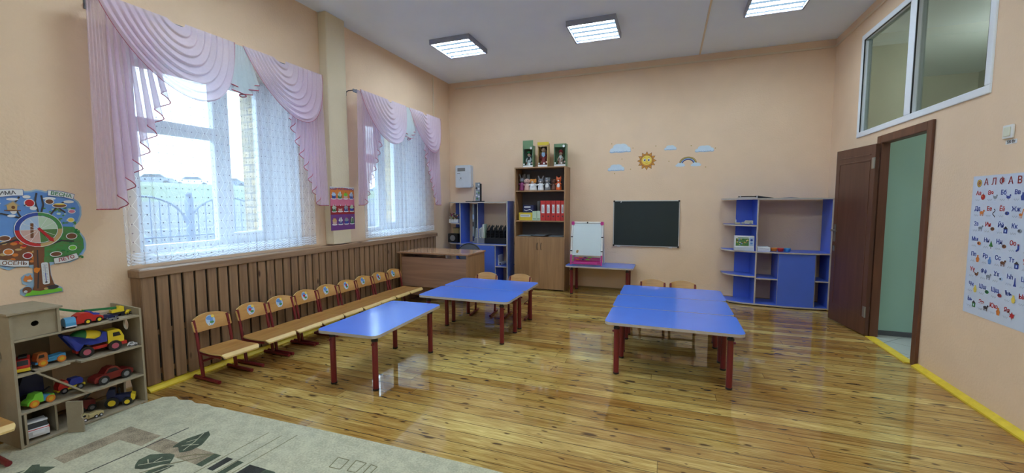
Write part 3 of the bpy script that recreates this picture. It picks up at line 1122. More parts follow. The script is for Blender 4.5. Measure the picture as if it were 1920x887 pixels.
mb.prism([(LX + 0.002, 0), (LX + 0.002, 0.034), (CX, 0.034), (CX + 0.02, 0.028), (CX + 0.045, 0.010), (CX + 0.045, 0)], 'y', 1.84, 6.0)
struct(mb.build('baseboard_left.001', M['yellow']))


# ------------------------------------------------------------------ curtains
def lerp(a, b_, t_):
    return a + (b_ - a) * t_


ZR = 2.735
XR = -3.455


def swag(parent, outL, gapL, gapR, outR, sag, low=0.60, folds=8, ph=0.0):
    def fn(s, t_):
        yl, yr = lerp(gapL, outL, t_), lerp(gapR, outR, t_)
        S = 0.035 + (sag - 0.035) * (t_ ** 0.92)
        w_ = yr - yl
        k = (low - 0.5) * 2
        p1 = (yl + w_ * (0.16 + 0.3 * k * t_), ZR - S * 1.33 * (0.9 - 0.45 * k))
        p2 = (yr - w_ * (0.06 - 0.02 * k), ZR - S * 1.33 * (1.12 + 0.45 * k))
        a = 1 - s
        y_ = a ** 3 * yl + 3 * a * a * s * p1[0] + 3 * a * s * s * p2[0] + s ** 3 * yr
        z_ = a ** 3 * ZR + 3 * a * a * s * p1[1] + 3 * a * s * s * p2[1] + s ** 3 * ZR
        env = min(1, sin(pi * s) ** 0.55 + 0.10)
        fr = (t_ * folds + ph) % 1.0
        saw = (fr / 0.72 if fr < 0.72 else (1 - fr) / 0.28)
        amp = 0.042 * env * (0.35 + 0.65 * t_)
        x_ = XR + 0.012 + 0.05 * sin(pi * s) * (0.3 + 0.7 * t_) + amp * saw
        return (x_, y_, z_ - 0.012 * saw * env)
    m_ = MB().grid(fn, 40, folds * 10)
    o = m_.build('swag', M['pink'], parent)
    tr = MB().tube([Vector(fn(i / 40, 1.0)) + Vector((0.001, 0, 0)) for i in range(41)], 0.002, 5)
    tr.build('trim', M['pinktrim'], o)
    return o


def tail(parent, yo, dr, W, zl, zs, n=7, flat=0.25, amp=0.05):
    def hem(u):
        k = max(0.0, (u - flat) / (1 - flat))
        return lerp(zl, zs, k)

    def fn(u, v):
        zb = hem(u)
        z_ = lerp(ZR - 0.005, zb, v)
        wv = 0.25 + 0.75 * v
        k = max(0.0, (u - flat) / (1 - flat))
        zig = math.asin(sin(2 * pi * n * k) * .96) / (pi / 2) * amp * wv if k > 0 else 0
        xx = -cos(2 * pi * n * k) * 0.02 * wv if k > 0 else 0.014 * sin(2 * pi * 5 * u / flat) * wv
        y_ = yo + dr * (W * u * (0.72 + 0.28 * v) + zig) - dr * 0.03 * v * (1 - u)
        return (XR - 0.02 + xx - 0.006 * (1 - k), y_, z_)
    NU = 110
    m_ = MB().grid(fn, NU, 14)
    o = m_.build('tail', M['pinktail'], parent)
    tr = MB().tube([Vector(fn(i / 160, 1.0)) for i in range(161)], 0.0035, 5)
    tr.build('trim', M['pinktrim'], o)
    return o


def centre_tail(parent, yc, w_, zb):
    def fn(u, v):
        k = abs(u - 0.5) * 2
        z_ = lerp(ZR - 0.01, lerp(zb, zb + 0.13, k), v)
        y_ = yc + (u - 0.5) * w_ * (0.35 + 0.65 * v) + 0.045 * sin(2 * pi * 5 * u) * v
        return (XR + 0.012 + 0.014 * cos(2 * pi * 5 * u) * v, y_, z_)
    o = MB().grid(fn, 70, 10).build('centre_tail', M['whitevoile'], parent)
    MB().tube([fn(i / 90, 1.0) for i in range(91)], 0.0045, 5).build('trim', M['pinktrim'], o)
    return o


def rod(y0, y1, label):
    t = thing('curtain_rod', label, 'curtain rod', (LX, (y0 + y1) / 2, ZR))
    MB().box(XR - 0.062, XR - 0.052, y0, y1, ZR - 0.035, ZR + 0.002).build('track', M['rodtape'], t, 0.002)
    for yy in (y0 + 0.06, (y0 + y1) / 2, y1 - 0.06):
        b_ = MB()
        b_.tube([(LX + 0.002, yy, ZR - 0.02), (LX + 0.05, yy, ZR + 0.004), (XR - 0.055, yy, ZR + 0.003)], 0.006, 6)
        b_.box(LX + 0.001, LX + 0.006, yy - 0.02, yy + 0.02, ZR - 0.05, ZR + 0.01)
        b_.build('bracket', K('bracket_metal', (90, 84, 88), 0.4), t)
    return t


def tulle(y0, y1, zb, label, ph=0.0):
    full = 1.35
    w_ = y1 - y0

    def fn(u, v):
        yy = y0 + w_ * u
        a = 0.007 + 0.004 * sin(u * 23 + ph)
        xx = -3.562 + a * sin(2 * pi * (u * 19 + 0.35 * sin(u * 7 + ph))) + 0.006 * sin(2 * pi * u * 6)
        x0 = min(xx, -3.535)
        zz = zb + 0.006 * abs(sin(u * w_ * full * pi / 0.075)) + (ZR - 0.03 - zb) * v
        yy += 0.012 * sin(2 * pi * (u * 19) + 1.2) * (1 - v)
        return (x0, yy, zz)
    m_ = MB().grid(fn, 300, 24, uvfn=lambda u, v: (u * w_ * full, v * (ZR - 0.03 - zb)))
    o = m_.build('tulle_curtain', M['tulle'])
    return tag(o, label, 'curtain')


rod(1.67, 3.52, 'curtain rod above the large near window')
rod(4.06, 5.98, 'curtain rod above the far left window')
dr1 = thing('pelmet_drapery', 'wide mauve pink swag drapery over the near window', 'curtain', (XR, 2.6, ZR), 'mauve pink swag drapes')
swag(dr1, 1.655, 2.07, 2.19, 2.575, 0.55, 0.60, 8)
swag(dr1, 2.645, 2.95, 3.07, 3.52, 0.53, 0.64, 8, 0.3)
tail(dr1, 1.63, 1, 0.44, 1.35, 2.22, 7)
tail(dr1, 3.55, -1, 0.42, 1.365, 2.22, 7)
centre_tail(dr1, 2.625, 0.30, 2.30)
dr2 = thing('pelmet_drapery', 'narrower looking mauve pink swag drapery over the window near the corner', 'curtain', (XR, 5.05, ZR), 'mauve pink swag drapes')
swag(dr2, 4.10, 4.62, 4.70, 5.03, 0.56, 0.56, 8)
swag(dr2, 5.10, 5.45, 5.55, 5.96, 0.56, 0.62, 8, 0.3)
tail(dr2, 4.09, 1, 0.42, 1.365, 2.2, 8)
tail(dr2, 5.97, -1, 0.42, 1.36, 2.2, 7)
centre_tail(dr2, 5.085, 0.28, 2.28)
tulle(1.77, 3.46, 0.945, 'white embroidered net curtain hanging over the near window')
tulle(4.24, 5.90, 0.945, 'white embroidered net curtain hanging over the window near the corner', 2.0)

# ------------------------------------------------------------------ kindergarten tables and chairs
def make_table(label):
    t = thing('childrens_table', label, 'table', (0, 0, 0), 'blue children tables')
    m_ = MB().prism(rrect(-0.5, 0.5, -0.267, 0.267, 0.055, 6), 'z', 0.418, 0.44, 0, True, side=1)
    m_.build('table_top', [M['blue'], M['edge']], t, 0.0015)
    for sx in (-1, 1):
        for sy in (-1, 1):
            l_ = MB()
            x_, y_ = sx * 0.41, sy * 0.19
            l_.cyl((x_, y_, 0.012), (x_, y_, 0.375), 0.0215, n=20)
            l_.cyl((x_ + 0.02 * sx, y_, 0.352), (x_ + 0.034 * sx, y_, 0.352), 0.008, n=10)
            lg = l_.build('leg', M['darkred'], t)
            c_ = MB()
            c_.cyl((x_, y_, 0.372), (x_, y_, 0.386), 0.0245, n=20)
            c_.cyl((x_, y_, 0.386), (x_, y_, 0.419), 0.018, n=16)
            c_.build('leg_cap', M['black'], lg)
            MB().cyl((x_, y_, 0.0), (x_, y_, 0.014), 0.0235, n=20).build('foot_cap', M['black'], lg)
    return t


t0 = make_table('single blue table standing lengthwise beside the row of chairs')
t0.location = (-2.207, 2.857, 0)
t0.rotation_euler = (0, 0, radians(92.4))
for x, y, r, lb in ((-1.908, 3.905, 0.4, 'front blue table of the pair in the room centre'), (-1.912, 4.445, -0.3, 'rear blue table of the centre pair, chairs behind it'),
                    (0.05, 3.564, -0.3, 'nearest blue table of the row of three on the right'), (0.045, 4.108, 0.2, 'middle blue table of the row of three on the right'),
                    (0.052, 4.650, 0, 'farthest blue table of the row of three, two chairs behind'),
                    (-0.94, 6.405, 0, 'blue table against the far wall with the easel on it')):
    c = copy_tree(t0)
    c.location = (x, y, 0)
    c.rotation_euler = (0, 0, radians(r))
    c['label'] = lb


def make_chair(label, cat='chair'):
    """child's chair facing +x, origin between the skids"""
    t = thing('childrens_chair', label, cat, (0, 0, 0))
    hw = 0.128
    for sy in (-1, 1):
        y_ = sy * hw
        s_ = MB()
        s_.tube([(-0.155, y_, 0.016), (0.15, y_, 0.016)], 0.0145, 10)
        s_.tube([(-0.05, y_, 0.02), (-0.062, y_, 0.12), (-0.080, y_, 0.235)], 0.0135, 10)
        s_.tube([(-0.084, y_, 0.225), (-0.100, y_, 0.33), (-0.135, y_, 0.47)], 0.0115, 10)
        s_.tube([(-0.072, y_, 0.214), (0.17, y_, 0.212)], 0.0095, 8)
        s_.build('side_frame', M['darkred'], t)
    MB().tube([(-0.06, -hw, 0.15), (-0.06, hw, 0.15)], 0.010, 8).build('crossbar', M['darkred'], t)
    # seat: ply sheet with a rounded waterfall front
    def seat_fn(u, v):
        x_ = lerp(-0.07, 0.245, u)
        wv = 0.142 + 0.004 * sin(pi * u)
        r_ = 0.03
        if u > 0.94:
            wv -= r_ * ((u - 0.94) / 0.06) ** 2 * 0.35
        if u < 0.06:
            wv -= 0.02 * ((0.06 - u) / 0.06) ** 2
        z_ = 0.250 - 0.008 * sin(pi * min(1, u * 1.1)) + (-0.024 * ((u - 0.86) / 0.14) ** 2 if u > 0.86 else 0)
        return (x_, (v - 0.5) * 2 * wv, z_)
    sm = MB()
    N, K_ = 22, 8
    top, bot = [], []
    for i in range(N + 1):
        for j in range(K_ + 1):
            p = seat_fn(i / N, j / K_)
            top.append(p)
            bot.append((p[0], p[1], p[2] - 0.011))
    W_ = K_ + 1
    fs = []
    for i in range(N):
        for j in range(K_):
            a = i * W_ + j
            fs.append((a, a + W_, a + W_ + 1, a + 1))
    n0 = len(top)
    sm.add(top + bot, fs[:-2 * K_], 0, True)
    sm.add(top + bot, fs[-2 * K_:], 1, True)  # front roll: highlight on the bent ply put into its colour
    sm.add(top + bot, [tuple(n0 + q for q in f_[::-1]) for f_ in fs], 0, True)
    rim = [i * W_ for i in range(N + 1)] + [N * W_ + j for j in range(1, W_)] + [i * W_ + K_ for i in range(N - 1, -1, -1)] + [j for j in range(K_ - 1, 0, -1)]
    sm.add(top + bot, [(rim[i], n0 + rim[i], n0 + rim[(i + 1) % len(rim)], rim[(i + 1) % len(rim)]) for i in range(len(rim))], 1)
    sm.build('seat', [M['plyseat'], M['plyedge_and_highlight']], t)
    # back: curved ply plate with an arched top
    def back_pt(v, zz, off):
        y_ = (v - 0.5) * 2 * 0.145
        bow = 0.024 * (1 - (2 * v - 1) ** 2)
        lean = (zz - 0.37) * 0.30
        return (-0.108 - lean - bow + off, y_, zz)
    bm_ = MB()
    NV = 16
    f_top, f_bot = [], []
    for i in range(NV + 1):
        v = i / NV
        e_ = abs(2 * v - 1)
        zt = 0.466 + 0.036 * (1 - e_ ** 2.2) - (0.012 * max(0, (e_ - 0.9) / 0.1) ** 2)
        zb = 0.372 + (0.012 * max(0, (e_ - 0.9) / 0.1) ** 2)
        f_top.append(zt)
        f_bot.append(zb)
    vs = []
    for off in (0.012, 0.0):
        for k in range(5):
            for i in range(NV + 1):
                vs.append(back_pt(i / NV, lerp(f_bot[i], f_top[i], k / 4), off))
    R_ = NV + 1
    fs = [(k * R_ + i, k * R_ + i + 1, (k + 1) * R_ + i + 1, (k + 1) * R_ + i) for k in range(4) for i in range(NV)]
    o_ = 5 * R_
    bm_.add(vs, fs, 0, True)
    bm_.add(vs, [tuple(o_ + q for q in f_[::-1]) for f_ in fs], 0, True)
    rim = [i for i in range(R_)] + [k * R_ + NV for k in range(1, 5)] + [4 * R_ + i for i in range(NV - 1, -1, -1)] + [k * R_ for k in range(3, 0, -1)]
    bm_.add(vs, [(rim[i], o_ + rim[i], o_ + rim[(i + 1) % len(rim)], rim[(i + 1) % len(rim)]) for i in range(len(rim))], 1)
    bk = bm_.build('backrest', [M['plyseat'], M['plyedge_and_highlight']], t)
    sc = MB()
    for sy in (-1, 1):
        for zz in (0.395, 0.425):
            p = Vector(back_pt(0.5 + sy * 0.44, zz, 0.012))
            sc.cyl(p - Vector((0.002, 0, 0)), p + Vector((0.003, 0, 0)), 0.0055, n=10)
    sc.build('screw', M['steel'], bk)
    return t


def chair_sticker(seed):
    """oval picture sticker on the front of a backrest: sky, blob, sun, small wheel"""
    rnd = random.Random(seed)
    m_ = MB()
    pal = ['print_paleblue', 'print_sky', 'print_yellow', 'print_red', 'paper', 'print_green', 'print_grey']
    def disc(cy, cz, ry, rz, k, lift):
        pts = ring_pts(cy, cz, ry, rz, 18)
        o_ = len(m_.v)
        ps = []
        for (a, b_) in pts:
            v = a / 0.29 + 0.5
            bow = 0.024 * (1 - (2 * v - 1) ** 2)
            ps.append((-0.108 - (b_ - 0.37) * 0.30 - bow + 0.0122 + lift, a, b_))
        m_.add(ps, [tuple(range(18))], k)
    disc(0, 0.440, 0.036, 0.042, 0, 0.0004)
    disc(-0.002, 0.458, 0.027, 0.016, 1, 0.0010)
    disc(0.022, 0.468, 0.012, 0.012, 2, 0.0016)
    disc(rnd.uniform(-.01, .01), 0.443, 0.013, 0.012, 3 if seed % 2 else 1, 0.0022)
    disc(0.008, 0.424, 0.016, 0.01, 5, 0.0016)
    disc(-0.016, 0.412, 0.012, 0.012, 4, 0.0028)
    disc(-0.016, 0.412, 0.005, 0.005, 6, 0.0034)
    return m_, [M[k] for k in pal]


ch0 = make_chair('')
row_y = [2.255, 2.613] + [2.613 + 0.2945 * k for k in range(1, 8)]
ord_ = ['nearest', 'second', 'third', 'fourth', 'fifth', 'sixth', 'seventh', 'eighth', 'farthest']
for i, y in enumerate(row_y):
    c = ch0 if i == 0 else copy_tree(ch0_clean)
    if i == 0:
        ch0_clean = copy_tree(ch0)
    c.location = (-3.335 + random.uniform(-.006, .006), y, 0)
    c.rotation_euler = (0, 0, radians([-3, -1, 0.6, -0.8, 0.5, 0, -0.5, 0.6, -0.4][i]))
    c['label'] = '%s of the nine wooden chairs with stickers lined along the slatted cover' % ord_[i] if i else 'nearest wooden chair of the row by the slatted cover, beside the toy shelf'
    c['group'] = 'stickered chairs along the radiator cover'
    m_, mats = chair_sticker(i)
    bk = [q for q in c.children if q.name.startswith('backrest')][0]
    me = m_.build('sticker', mats)
    me.parent = bk
    tag(me, 'round picture sticker')
places = [(-2.135, 4.70, -84, 'chair with plain pale back at the centre tables, the one nearer the desk', 'chairs behind the blue tables'),
          (-1.69, 4.71, -85, 'chair with plain pale back at the centre tables, in front of the wardrobe', 'chairs behind the blue tables'),
          (-0.14, 4.885, -90, 'left chair of the two behind the row of three tables', 'chairs behind the blue tables'),
          (0.178, 4.89, -91, 'right chair of the two behind the row of three tables', 'chairs behind the blue tables'),
          (-3.360, 0.905, -2, 'chair cut by the left edge of the photo beside the toy shelf', None)]
for i, (x, y, r, lb, g_) in enumerate(places):
    c = ch0_clean if i == 0 else copy_tree(ch0_clean)
    c.location = (x, y, 0 if g_ else 0.0112)
    c.rotation_euler = (0, 0, radians(r))
    c['label'] = lb
    if g_:
        c['group'] = g_
    elif 'group' in c:
        del c['group']

# ------------------------------------------------------------------ teacher's desk and chair
D0, D1, E0, E1, DZ = -3.53, -2.43, 4.86, 5.43, 0.715
t = thing('teachers_desk', 'brown laminate desk standing across the end of the chair row', 'desk', ((D0 + D1) / 2, (E0 + E1) / 2, 0))
MB().box(D0, D1, E0, E1, DZ - 0.02, DZ).build('desktop', [M['desktop']], t, 0.002)
MB().box(D1 - 0.035, D1 - 0.015, E0 + 0.012, E1 - 0.01, 0.0, DZ - 0.02).build('side_panel', M['alder'], t, 0.001)
MB().box(D0 + 0.035, D0 + 0.055, E0 + 0.012, E1 - 0.01, 0.0, DZ - 0.02).build('side_panel', M['alder'], t, 0.001)
MB().box(D0 + 0.055, D1 - 0.035, E0 + 0.03, E0 + 0.046, 0.235, 0.645).build('front_panel', M['desk'], t, 0.001)
dr = MB().box(D0 + 0.06, D0 + 0.45, E0 + 0.10, E1 - 0.02, 0.10, 0.62)
dr = dr.build('drawer_unit', M['desk'], t, 0.001)
for k in range(3):
    q = MB().box(D0 + 0.065, D0 + 0.445, E1 - 0.018, E1 - 0.002, 0.11 + 0.17 * k, 0.27 + 0.17 * k).build('drawer', M['alder'], dr, 0.001)

t = thing('office_chair', 'grey cloth office chair with a black rim behind the desk', 'chair', (-2.88, 5.78, 0))
m_ = MB().prism(ring_pts(-2.88, 0.60, 0.185, 0.15, 28), 'y', 5.80, 5.84, 0)
b_ = m_.build('backrest', [M['chair_cloth']], t, 0.01)
MB().tube([(-2.88 + 0.19 * cos(a), 5.82, 0.60 + 0.155 * sin(a)) for a in [2 * pi * i / 32 for i in range(33)]], 0.014, 8).build('rim', M['black'], b_)
MB().prism(rrect(-3.07, -2.69, 5.48, 5.80, 0.08), 'z', 0.40, 0.46).build('seat', M['chair_cloth'], t, 0.012)
MB().tube([(-2.88, 5.79, 0.39), (-2.88, 5.85, 0.42), (-2.88, 5.85, 0.62)], 0.016, 8).build('back_bracket', M['black'], t)
MB().cyl((-2.88, 5.62, 0.09), (-2.88, 5.62, 0.4), 0.024).build('gas_column', M['black'], t)
for k in range(5):
    a = 2 * pi * k / 5 + 0.3
    lg = MB().tube([(-2.88, 5.62, 0.10), (-2.88 + 0.25 * cos(a), 5.62 + 0.25 * sin(a), 0.07)], 0.016, 8).build('leg', M['black'], t)
    MB().cyl((-2.88 + 0.25 * cos(a) - .012, 5.62 + 0.25 * sin(a), 0.026), (-2.88 + 0.25 * cos(a) + .012, 5.62 + 0.25 * sin(a), 0.026), 0.026, n=12).build('caster', M['black'], lg)

# ------------------------------------------------------------------ wardrobe cabinet
W0, W1, WY, WZ = -2.314, -1.485, 6.308, 1.935
t = thing('bookcase', 'tall brown wood bookcase with open shelves over two doors', 'bookcase', ((W0 + W1) / 2, 6.5, 0))
th = 0.018
bc = MB()
bc.box(W0, W0 + th, WY + 0.02, 6.675, 0.0, WZ)
bc.box(W1 - th, W1, WY + 0.02, 6.675, 0.0, WZ)
bc.box(W0, W1, WY + 0.012, 6.675, WZ, WZ + th)
bc.box(W0 + th, W1 - th, WY + 0.04, 6.66, 0.05, 0.068)
bc.build('carcass', M['alder'], t, 0.001)
MB().box(W0 + th, W1 - th, 6.66, 6.674, 0.05, WZ).build('back_panel', K('grey_back_panel', (92, 88, 90), 0.7), t)
MB().box(W0 + th, W1 - th, WY + 0.06, WY + 0.075, 0.0, 0.05).build('plinth', M['black'], t)
for z in (1.585, 1.108, 0.852):
    MB().box(W0 + th, W1 - th, WY + 0.022, 6.66, z - th, z).build('shelf', M['alder'], t, 0.001)
mid = -1.895
for i, (a, b_) in enumerate(((W0 + 0.002, mid - 0.0015), (mid + 0.0015, W1 - 0.002))):
    dd = MB().box(a, b_, WY, WY + 0.018, 0.02, 0.838).build('door', M['alder'], t, 0.0015)
    hx = mid + (-0.032 if i == 0 else 0.032)
    MB().tube([(hx, WY + 0.002, 0.645), (hx, WY - 0.018, 0.66), (hx, WY - 0.022, 0.70), (hx, WY - 0.018, 0.74), (hx, WY + 0.002, 0.755)], 0.005, 8).build('handle', M['black'], dd)


# ------------------------------------------------------------------ blue shelf units
def quarter(cx, cy, rx, ry, sgn, n=12):
    """rounded wing: from the wall (y=cy+ry) round to the front edge"""
    return [(cx, cy)] + [(cx + sgn * rx * sin(pi / 2 * i / n), cy + ry * (1 - cos(pi / 2 * i / n)) * 0.72) for i in range(1, n + 1)] + [(cx + sgn * rx, cy + ry), (cx, cy + ry)]


def blue_part(name, mb_, t_, **k):
    return mb_.build(name, [M['bluef'], M['edge']], t_, **k)


UY, UB = 6.30, 6.675
t = thing('shelf_unit', 'blue shelf unit with rounded side shelves beside the open door', 'shelf unit', (1.35, 6.5, 0))


def panel_x(x, y0, y1, z0, z1, t_, name='side_panel', th_=0.016):
    m_ = MB().box(x - th_ / 2, x + th_ / 2, y0 + 0.003, y1, z0, z1)
    m_.box(x - th_ / 2 - 0.0005, x + th_ / 2 + 0.0005, y0, y0 + 0.003, z0, z1, 1)
    return blue_part(name, m_, t_)


def shelf_h(x0, x1, y0, y1, z, t_, name='shelf', th_=0.016):
    m_ = MB().box(x0, x1, y0 + 0.003, y1, z - th_, z)
    m_.box(x0, x1, y0, y0 + 0.003, z - th_, z, 1)
    return blue_part(name, m_, t_)


PXR, RXU = 1.122, 1.955
panel_x(PXR, UY + 0.01, UB, 0.024, 1.425, t)
panel_x(RXU - 0.008, UY + 0.01, UB, 0.024, 1.425, t)
for xp in (1.385, 1.79):
    panel_x(xp, UY + 0.01, UB, 0.024, 0.716, t, 'divider')
# long shelves with curved front left end
for z, full, wide in ((1.441, True, 0.41), (0.735, True, 0.40), (0.40, False, 0.39), (0.030, True, 0.40), (1.085, False, 0.38)):
    cx = PXR + 0.008
    pts = quarter(cx, UY, wide, UB - UY, -1)
    if full:
        bulge = [(cx + (RXU - cx) * k / 10, UY - 0.035 * sin(pi * k / 10) * (1 if z < 1.0 else 0.6)) for k in range(10, 0, -1)]
        pts = [(RXU, UB), (RXU, UY)] + bulge[1:] + pts[0:-2] + [(cx - wide, UB)]
    else:
        pts = pts[:-1] + [(cx - 0.016, UB), (cx - 0.016, UY + 0.001)]
        pts = pts[1:]
    m_ = MB().prism(pts, 'z', z - 0.018, z, 0, False, side=1)
    blue_part('shelf', m_, t)
for x0, x1 in ((PXR + 0.008, 1.377), (1.798, RXU - 0.016)):
    shelf_h(x0, x1, UY + 0.012, UB, 0.375, t)
m_ = MB().box(1.379, 1.783, UY - 0.014, UY + 0.004, 0.030, 0.714)
blue_part('door', m_, t, bevel=0.001)
blue_part('back_board', MB().box(0.913, PXR - 0.008, 6.665, 6.68, 0.03, 1.422), t)
MB().box(PXR - 0.3, RXU - 0.01, UY + 0.05, UB - 0.02, 0.0, 0.012).build('plinth', M['black'], t)

t = thing('shelf_unit', 'blue shelf unit with rounded side shelves in the corner behind the desk', 'shelf unit', (-2.95, 6.5, 0))
PL, PR = -3.30, -2.43
panel_x(PL, UY + 0.02, UB, 0.024, 1.392, t)
m_ = MB().box(PR - 0.016, PR, UY + 0.003, 6.60, 0.024, 1.42)
m_.box(PR - 0.018, PR + 0.001, UY, UY + 0.003, 0.024, 1.42, 1)
blue_part('side_panel', m_, t)
panel_x(-3.02, UY + 0.12, UB, 0.70, 1.392, t, 'divider')
for z, full, wide in ((1.408, True, 0.33), (0.705, True, 0.34), (1.05, False, 0.30), (0.030, True, 0.34), (0.38, False, 0.32)):
    pts = quarter(PL + 0.008, UY + 0.01, wide, UB - UY - 0.01, -1)
    if full:
        pts = [(PR - 0.018, UB), (PR - 0.018, UY + 0.01)] + pts[:-2] + [(PL + 0.008 - wide, UB)]
    else:
        pts = pts[1:-1] + [(PL - 0.008, UB), (PL - 0.008, UY + 0.011)]
    blue_part('shelf', MB().prism(pts, 'z', z - 0.018, z, 0, False, side=1), t)
panel_x(-2.66, UY + 0.02, UB, 0.024, 0.687, t, 'divider')
shelf_h(-2.652, PR - 0.018, UY + 0.02, UB, 0.345, t)
blue_part('door', MB().box(-3.29, -2.664, UY + 0.0, UY + 0.018, 0.03, 0.685), t, bevel=0.001)
blue_part('back_board', MB().box(-3.565, PL - 0.008, 6.665, 6.68, 0.03, 1.39), t)
MB().box(PL - 0.25, PR - 0.02, UY + 0.06, UB - 0.02, 0.0, 0.012).build('plinth', M['black'], t)

# ------------------------------------------------------------------ carpet
rg = thing('carpet', 'pale sage carpet with dark leaf and taupe bar pattern, near left', 'carpet', (-1.3, 0, 0))
edge = [(1.4, 1.86)]
x = 1.3
while x > -3.30:
    k = max(0, min(1, (-2.6 - x) / 0.5))
    edge.append((x, 1.862 - 0.02 * sin(x * 1.3) + 0.010 * k * sin(x * 38)))
    x -= 0.02
edge += [(-3.34, 1.82), (-3.36, 1.70), (-3.55, 1.70), (-3.57, -2.2), (1.4, -2.2)]
MB().prism(edge, 'z', 0.0, 0.011).build('pile', M['rug'], rg)
ZC = 0.0113


def motif(name, polys, mat_, z=ZC, lab=None):
    m_ = MB()
    for p in polys:
        m_.prism(p, 'z', 0.008, z)
    o = m_.build(name, M[mat_], rg)
    return o


def strip(pts, w_):
    """flat ribbon along a polyline"""
    L_, R_ = [], []
    for i, p in enumerate(pts):
        a = Vector(pts[max(0, i - 1)])
        b_ = Vector(pts[min(len(pts) - 1, i + 1)])
        d_ = (b_ - a).normalized()
        n_ = Vector((-d_.y, d_.x)) * w_ / 2
        L_.append((p[0] + n_.x, p[1] + n_.y))
        R_.append((p[0] - n_.x, p[1] - n_.y))
    return L_ + R_[::-1]


motif('taupe_bar', [[(-3.08, 1.495), (-2.785, 1.493), (-2.77, 1.385), (-2.968, 1.382), (-2.97, 1.144), (-3.085, 1.15)], [(-2.755, 1.482), (-2.256, 1.483), (-2.256, 1.380), (-2.745, 1.386)]], 'rugtan')
motif('thin_line', [strip([(-2.726, 1.61), (-2.74, 1.38), (-2.757, 1.16), (-2.765, 1.02)], 0.008)], 'rugdark', ZC + 0.0004)
motif('olive_line', [strip([(-2.215, 1.74), (-2.236, 1.329), (-2.25, 1.0)], 0.006), strip([(-2.113, 1.742), (-2.135, 1.366), (-2.15, 1.0)], 0.006), strip([(-2.029, 1.777), (-2.053, 1.396), (-2.07, 1.0)], 0.006)], 'rugline')
LV = [[(-2.57, 1.625), (-2.588, 1.575), (-2.606, 1.53), (-2.610, 1.49), (-2.598, 1.452), (-2.587, 1.437), (-2.565, 1.452), (-2.545, 1.443), (-2.526, 1.432), (-2.50, 1.42), (-2.48, 1.43), (-2.458, 1.462), (-2.46, 1.512), (-2.49, 1.56), (-2.52, 1.60)],
      [(-2.469, 1.371), (-2.50, 1.398), (-2.537, 1.396), (-2.579, 1.378), (-2.63, 1.352), (-2.632, 1.30), (-2.60, 1.268), (-2.563, 1.246), (-2.53, 1.255), (-2.504, 1.268), (-2.473, 1.314), (-2.44, 1.338)],
      [(-2.401, 1.336), (-2.449, 1.315), (-2.475, 1.27), (-2.468, 1.20), (-2.44, 1.14), (-2.42, 1.20), (-2.405, 1.27)],
      [(-3.11, 1.078), (-3.08, 1.095), (-3.054, 1.085), (-2.974, 1.112), (-2.96, 1.06), (-2.98, 0.99), (-3.05, 0.98), (-3.06, 1.03)],
      [(-3.085, 1.045), (-3.10, 0.99), (-3.09, 0.92), (-3.07, 0.99)]]
for p in LV:
    motif('leaf_motif', [p], 'ruggreen', ZC + 0.0006)
motif('leaf_vein', [strip(p, 0.005) for p in ([(-2.575, 1.60), (-2.53, 1.52), (-2.50, 1.44)], [(-2.545, 1.545), (-2.57, 1.50)], [(-2.52, 1.50), (-2.555, 1.465)], [(-2.515, 1.49), (-2.48, 1.51)],
                                                  [(-2.47, 1.36), (-2.53, 1.31), (-2.58, 1.27)], [(-2.53, 1.31), (-2.54, 1.36)], [(-2.55, 1.30), (-2.59, 1.32)], [(-2.41, 1.32), (-2.44, 1.24), (-2.445, 1.16)])], 'rug', ZC + 0.0012)
motif('stem_motif', [strip([(-2.46, 1.385), (-2.398, 1.436), (-2.304, 1.475)], 0.007), strip([(-2.304, 1.475), (-2.36, 1.41), (-2.433, 1.338), (-2.496, 1.233), (-2.55, 1.10)], 0.007)], 'rugline', ZC + 0.0010)
for q in ([(-2.304, 1.480), (-2.256, 1.483), (-2.254, 1.379), (-2.300, 1.379)], [(-2.122, 1.480), (-2.081, 1.481), (-2.087, 1.300), (-2.126, 1.300)], [(-1.917, 1.478), (-1.848, 1.479), (-1.85, 1.30), (-1.92, 1.30)]):
    motif('green_block', [q], 'ruggreen', ZC + 0.0006)
for q in ([(-2.208, 1.481), (-2.162, 1.482), (-2.164, 1.375), (-2.208, 1.376)], [(-2.031, 1.478), (-1.918, 1.479), (-1.921, 1.30), (-2.034, 1.30)]):
    motif('charcoal_block', [q], 'rugdark', ZC + 0.0006)
sq = []
for q in ([(-1.64, 1.69), (-1.567, 1.69), (-1.556, 1.612), (-1.624, 1.608), (-1.64, 1.69)], [(-1.53, 1.702), (-1.462, 1.700), (-1.463, 1.618), (-1.514, 1.616), (-1.53, 1.702)], [(-1.43, 1.70), (-1.388, 1.695), (-1.385, 1.60), (-1.42, 1.60), (-1.43, 1.70)]):
    sq += [strip([q[i], q[i + 1]], 0.006) for i in range(4)]
motif('square_outline', sq, 'rugline')

# ------------------------------------------------------------------ toy shelf
def keyhole(outer, holes):
    pts = list(outer)
    for h in holes:
        # bridge from the outline vertex nearest the hole
        i = min(range(len(pts)), key=lambda k: (pts[k][0] - h[0][0]) ** 2 + (pts[k][1] - h[0][1]) ** 2)
        pts = pts[:i + 1] + h + [h[0], pts[i]] + pts[i + 1:]
    return pts


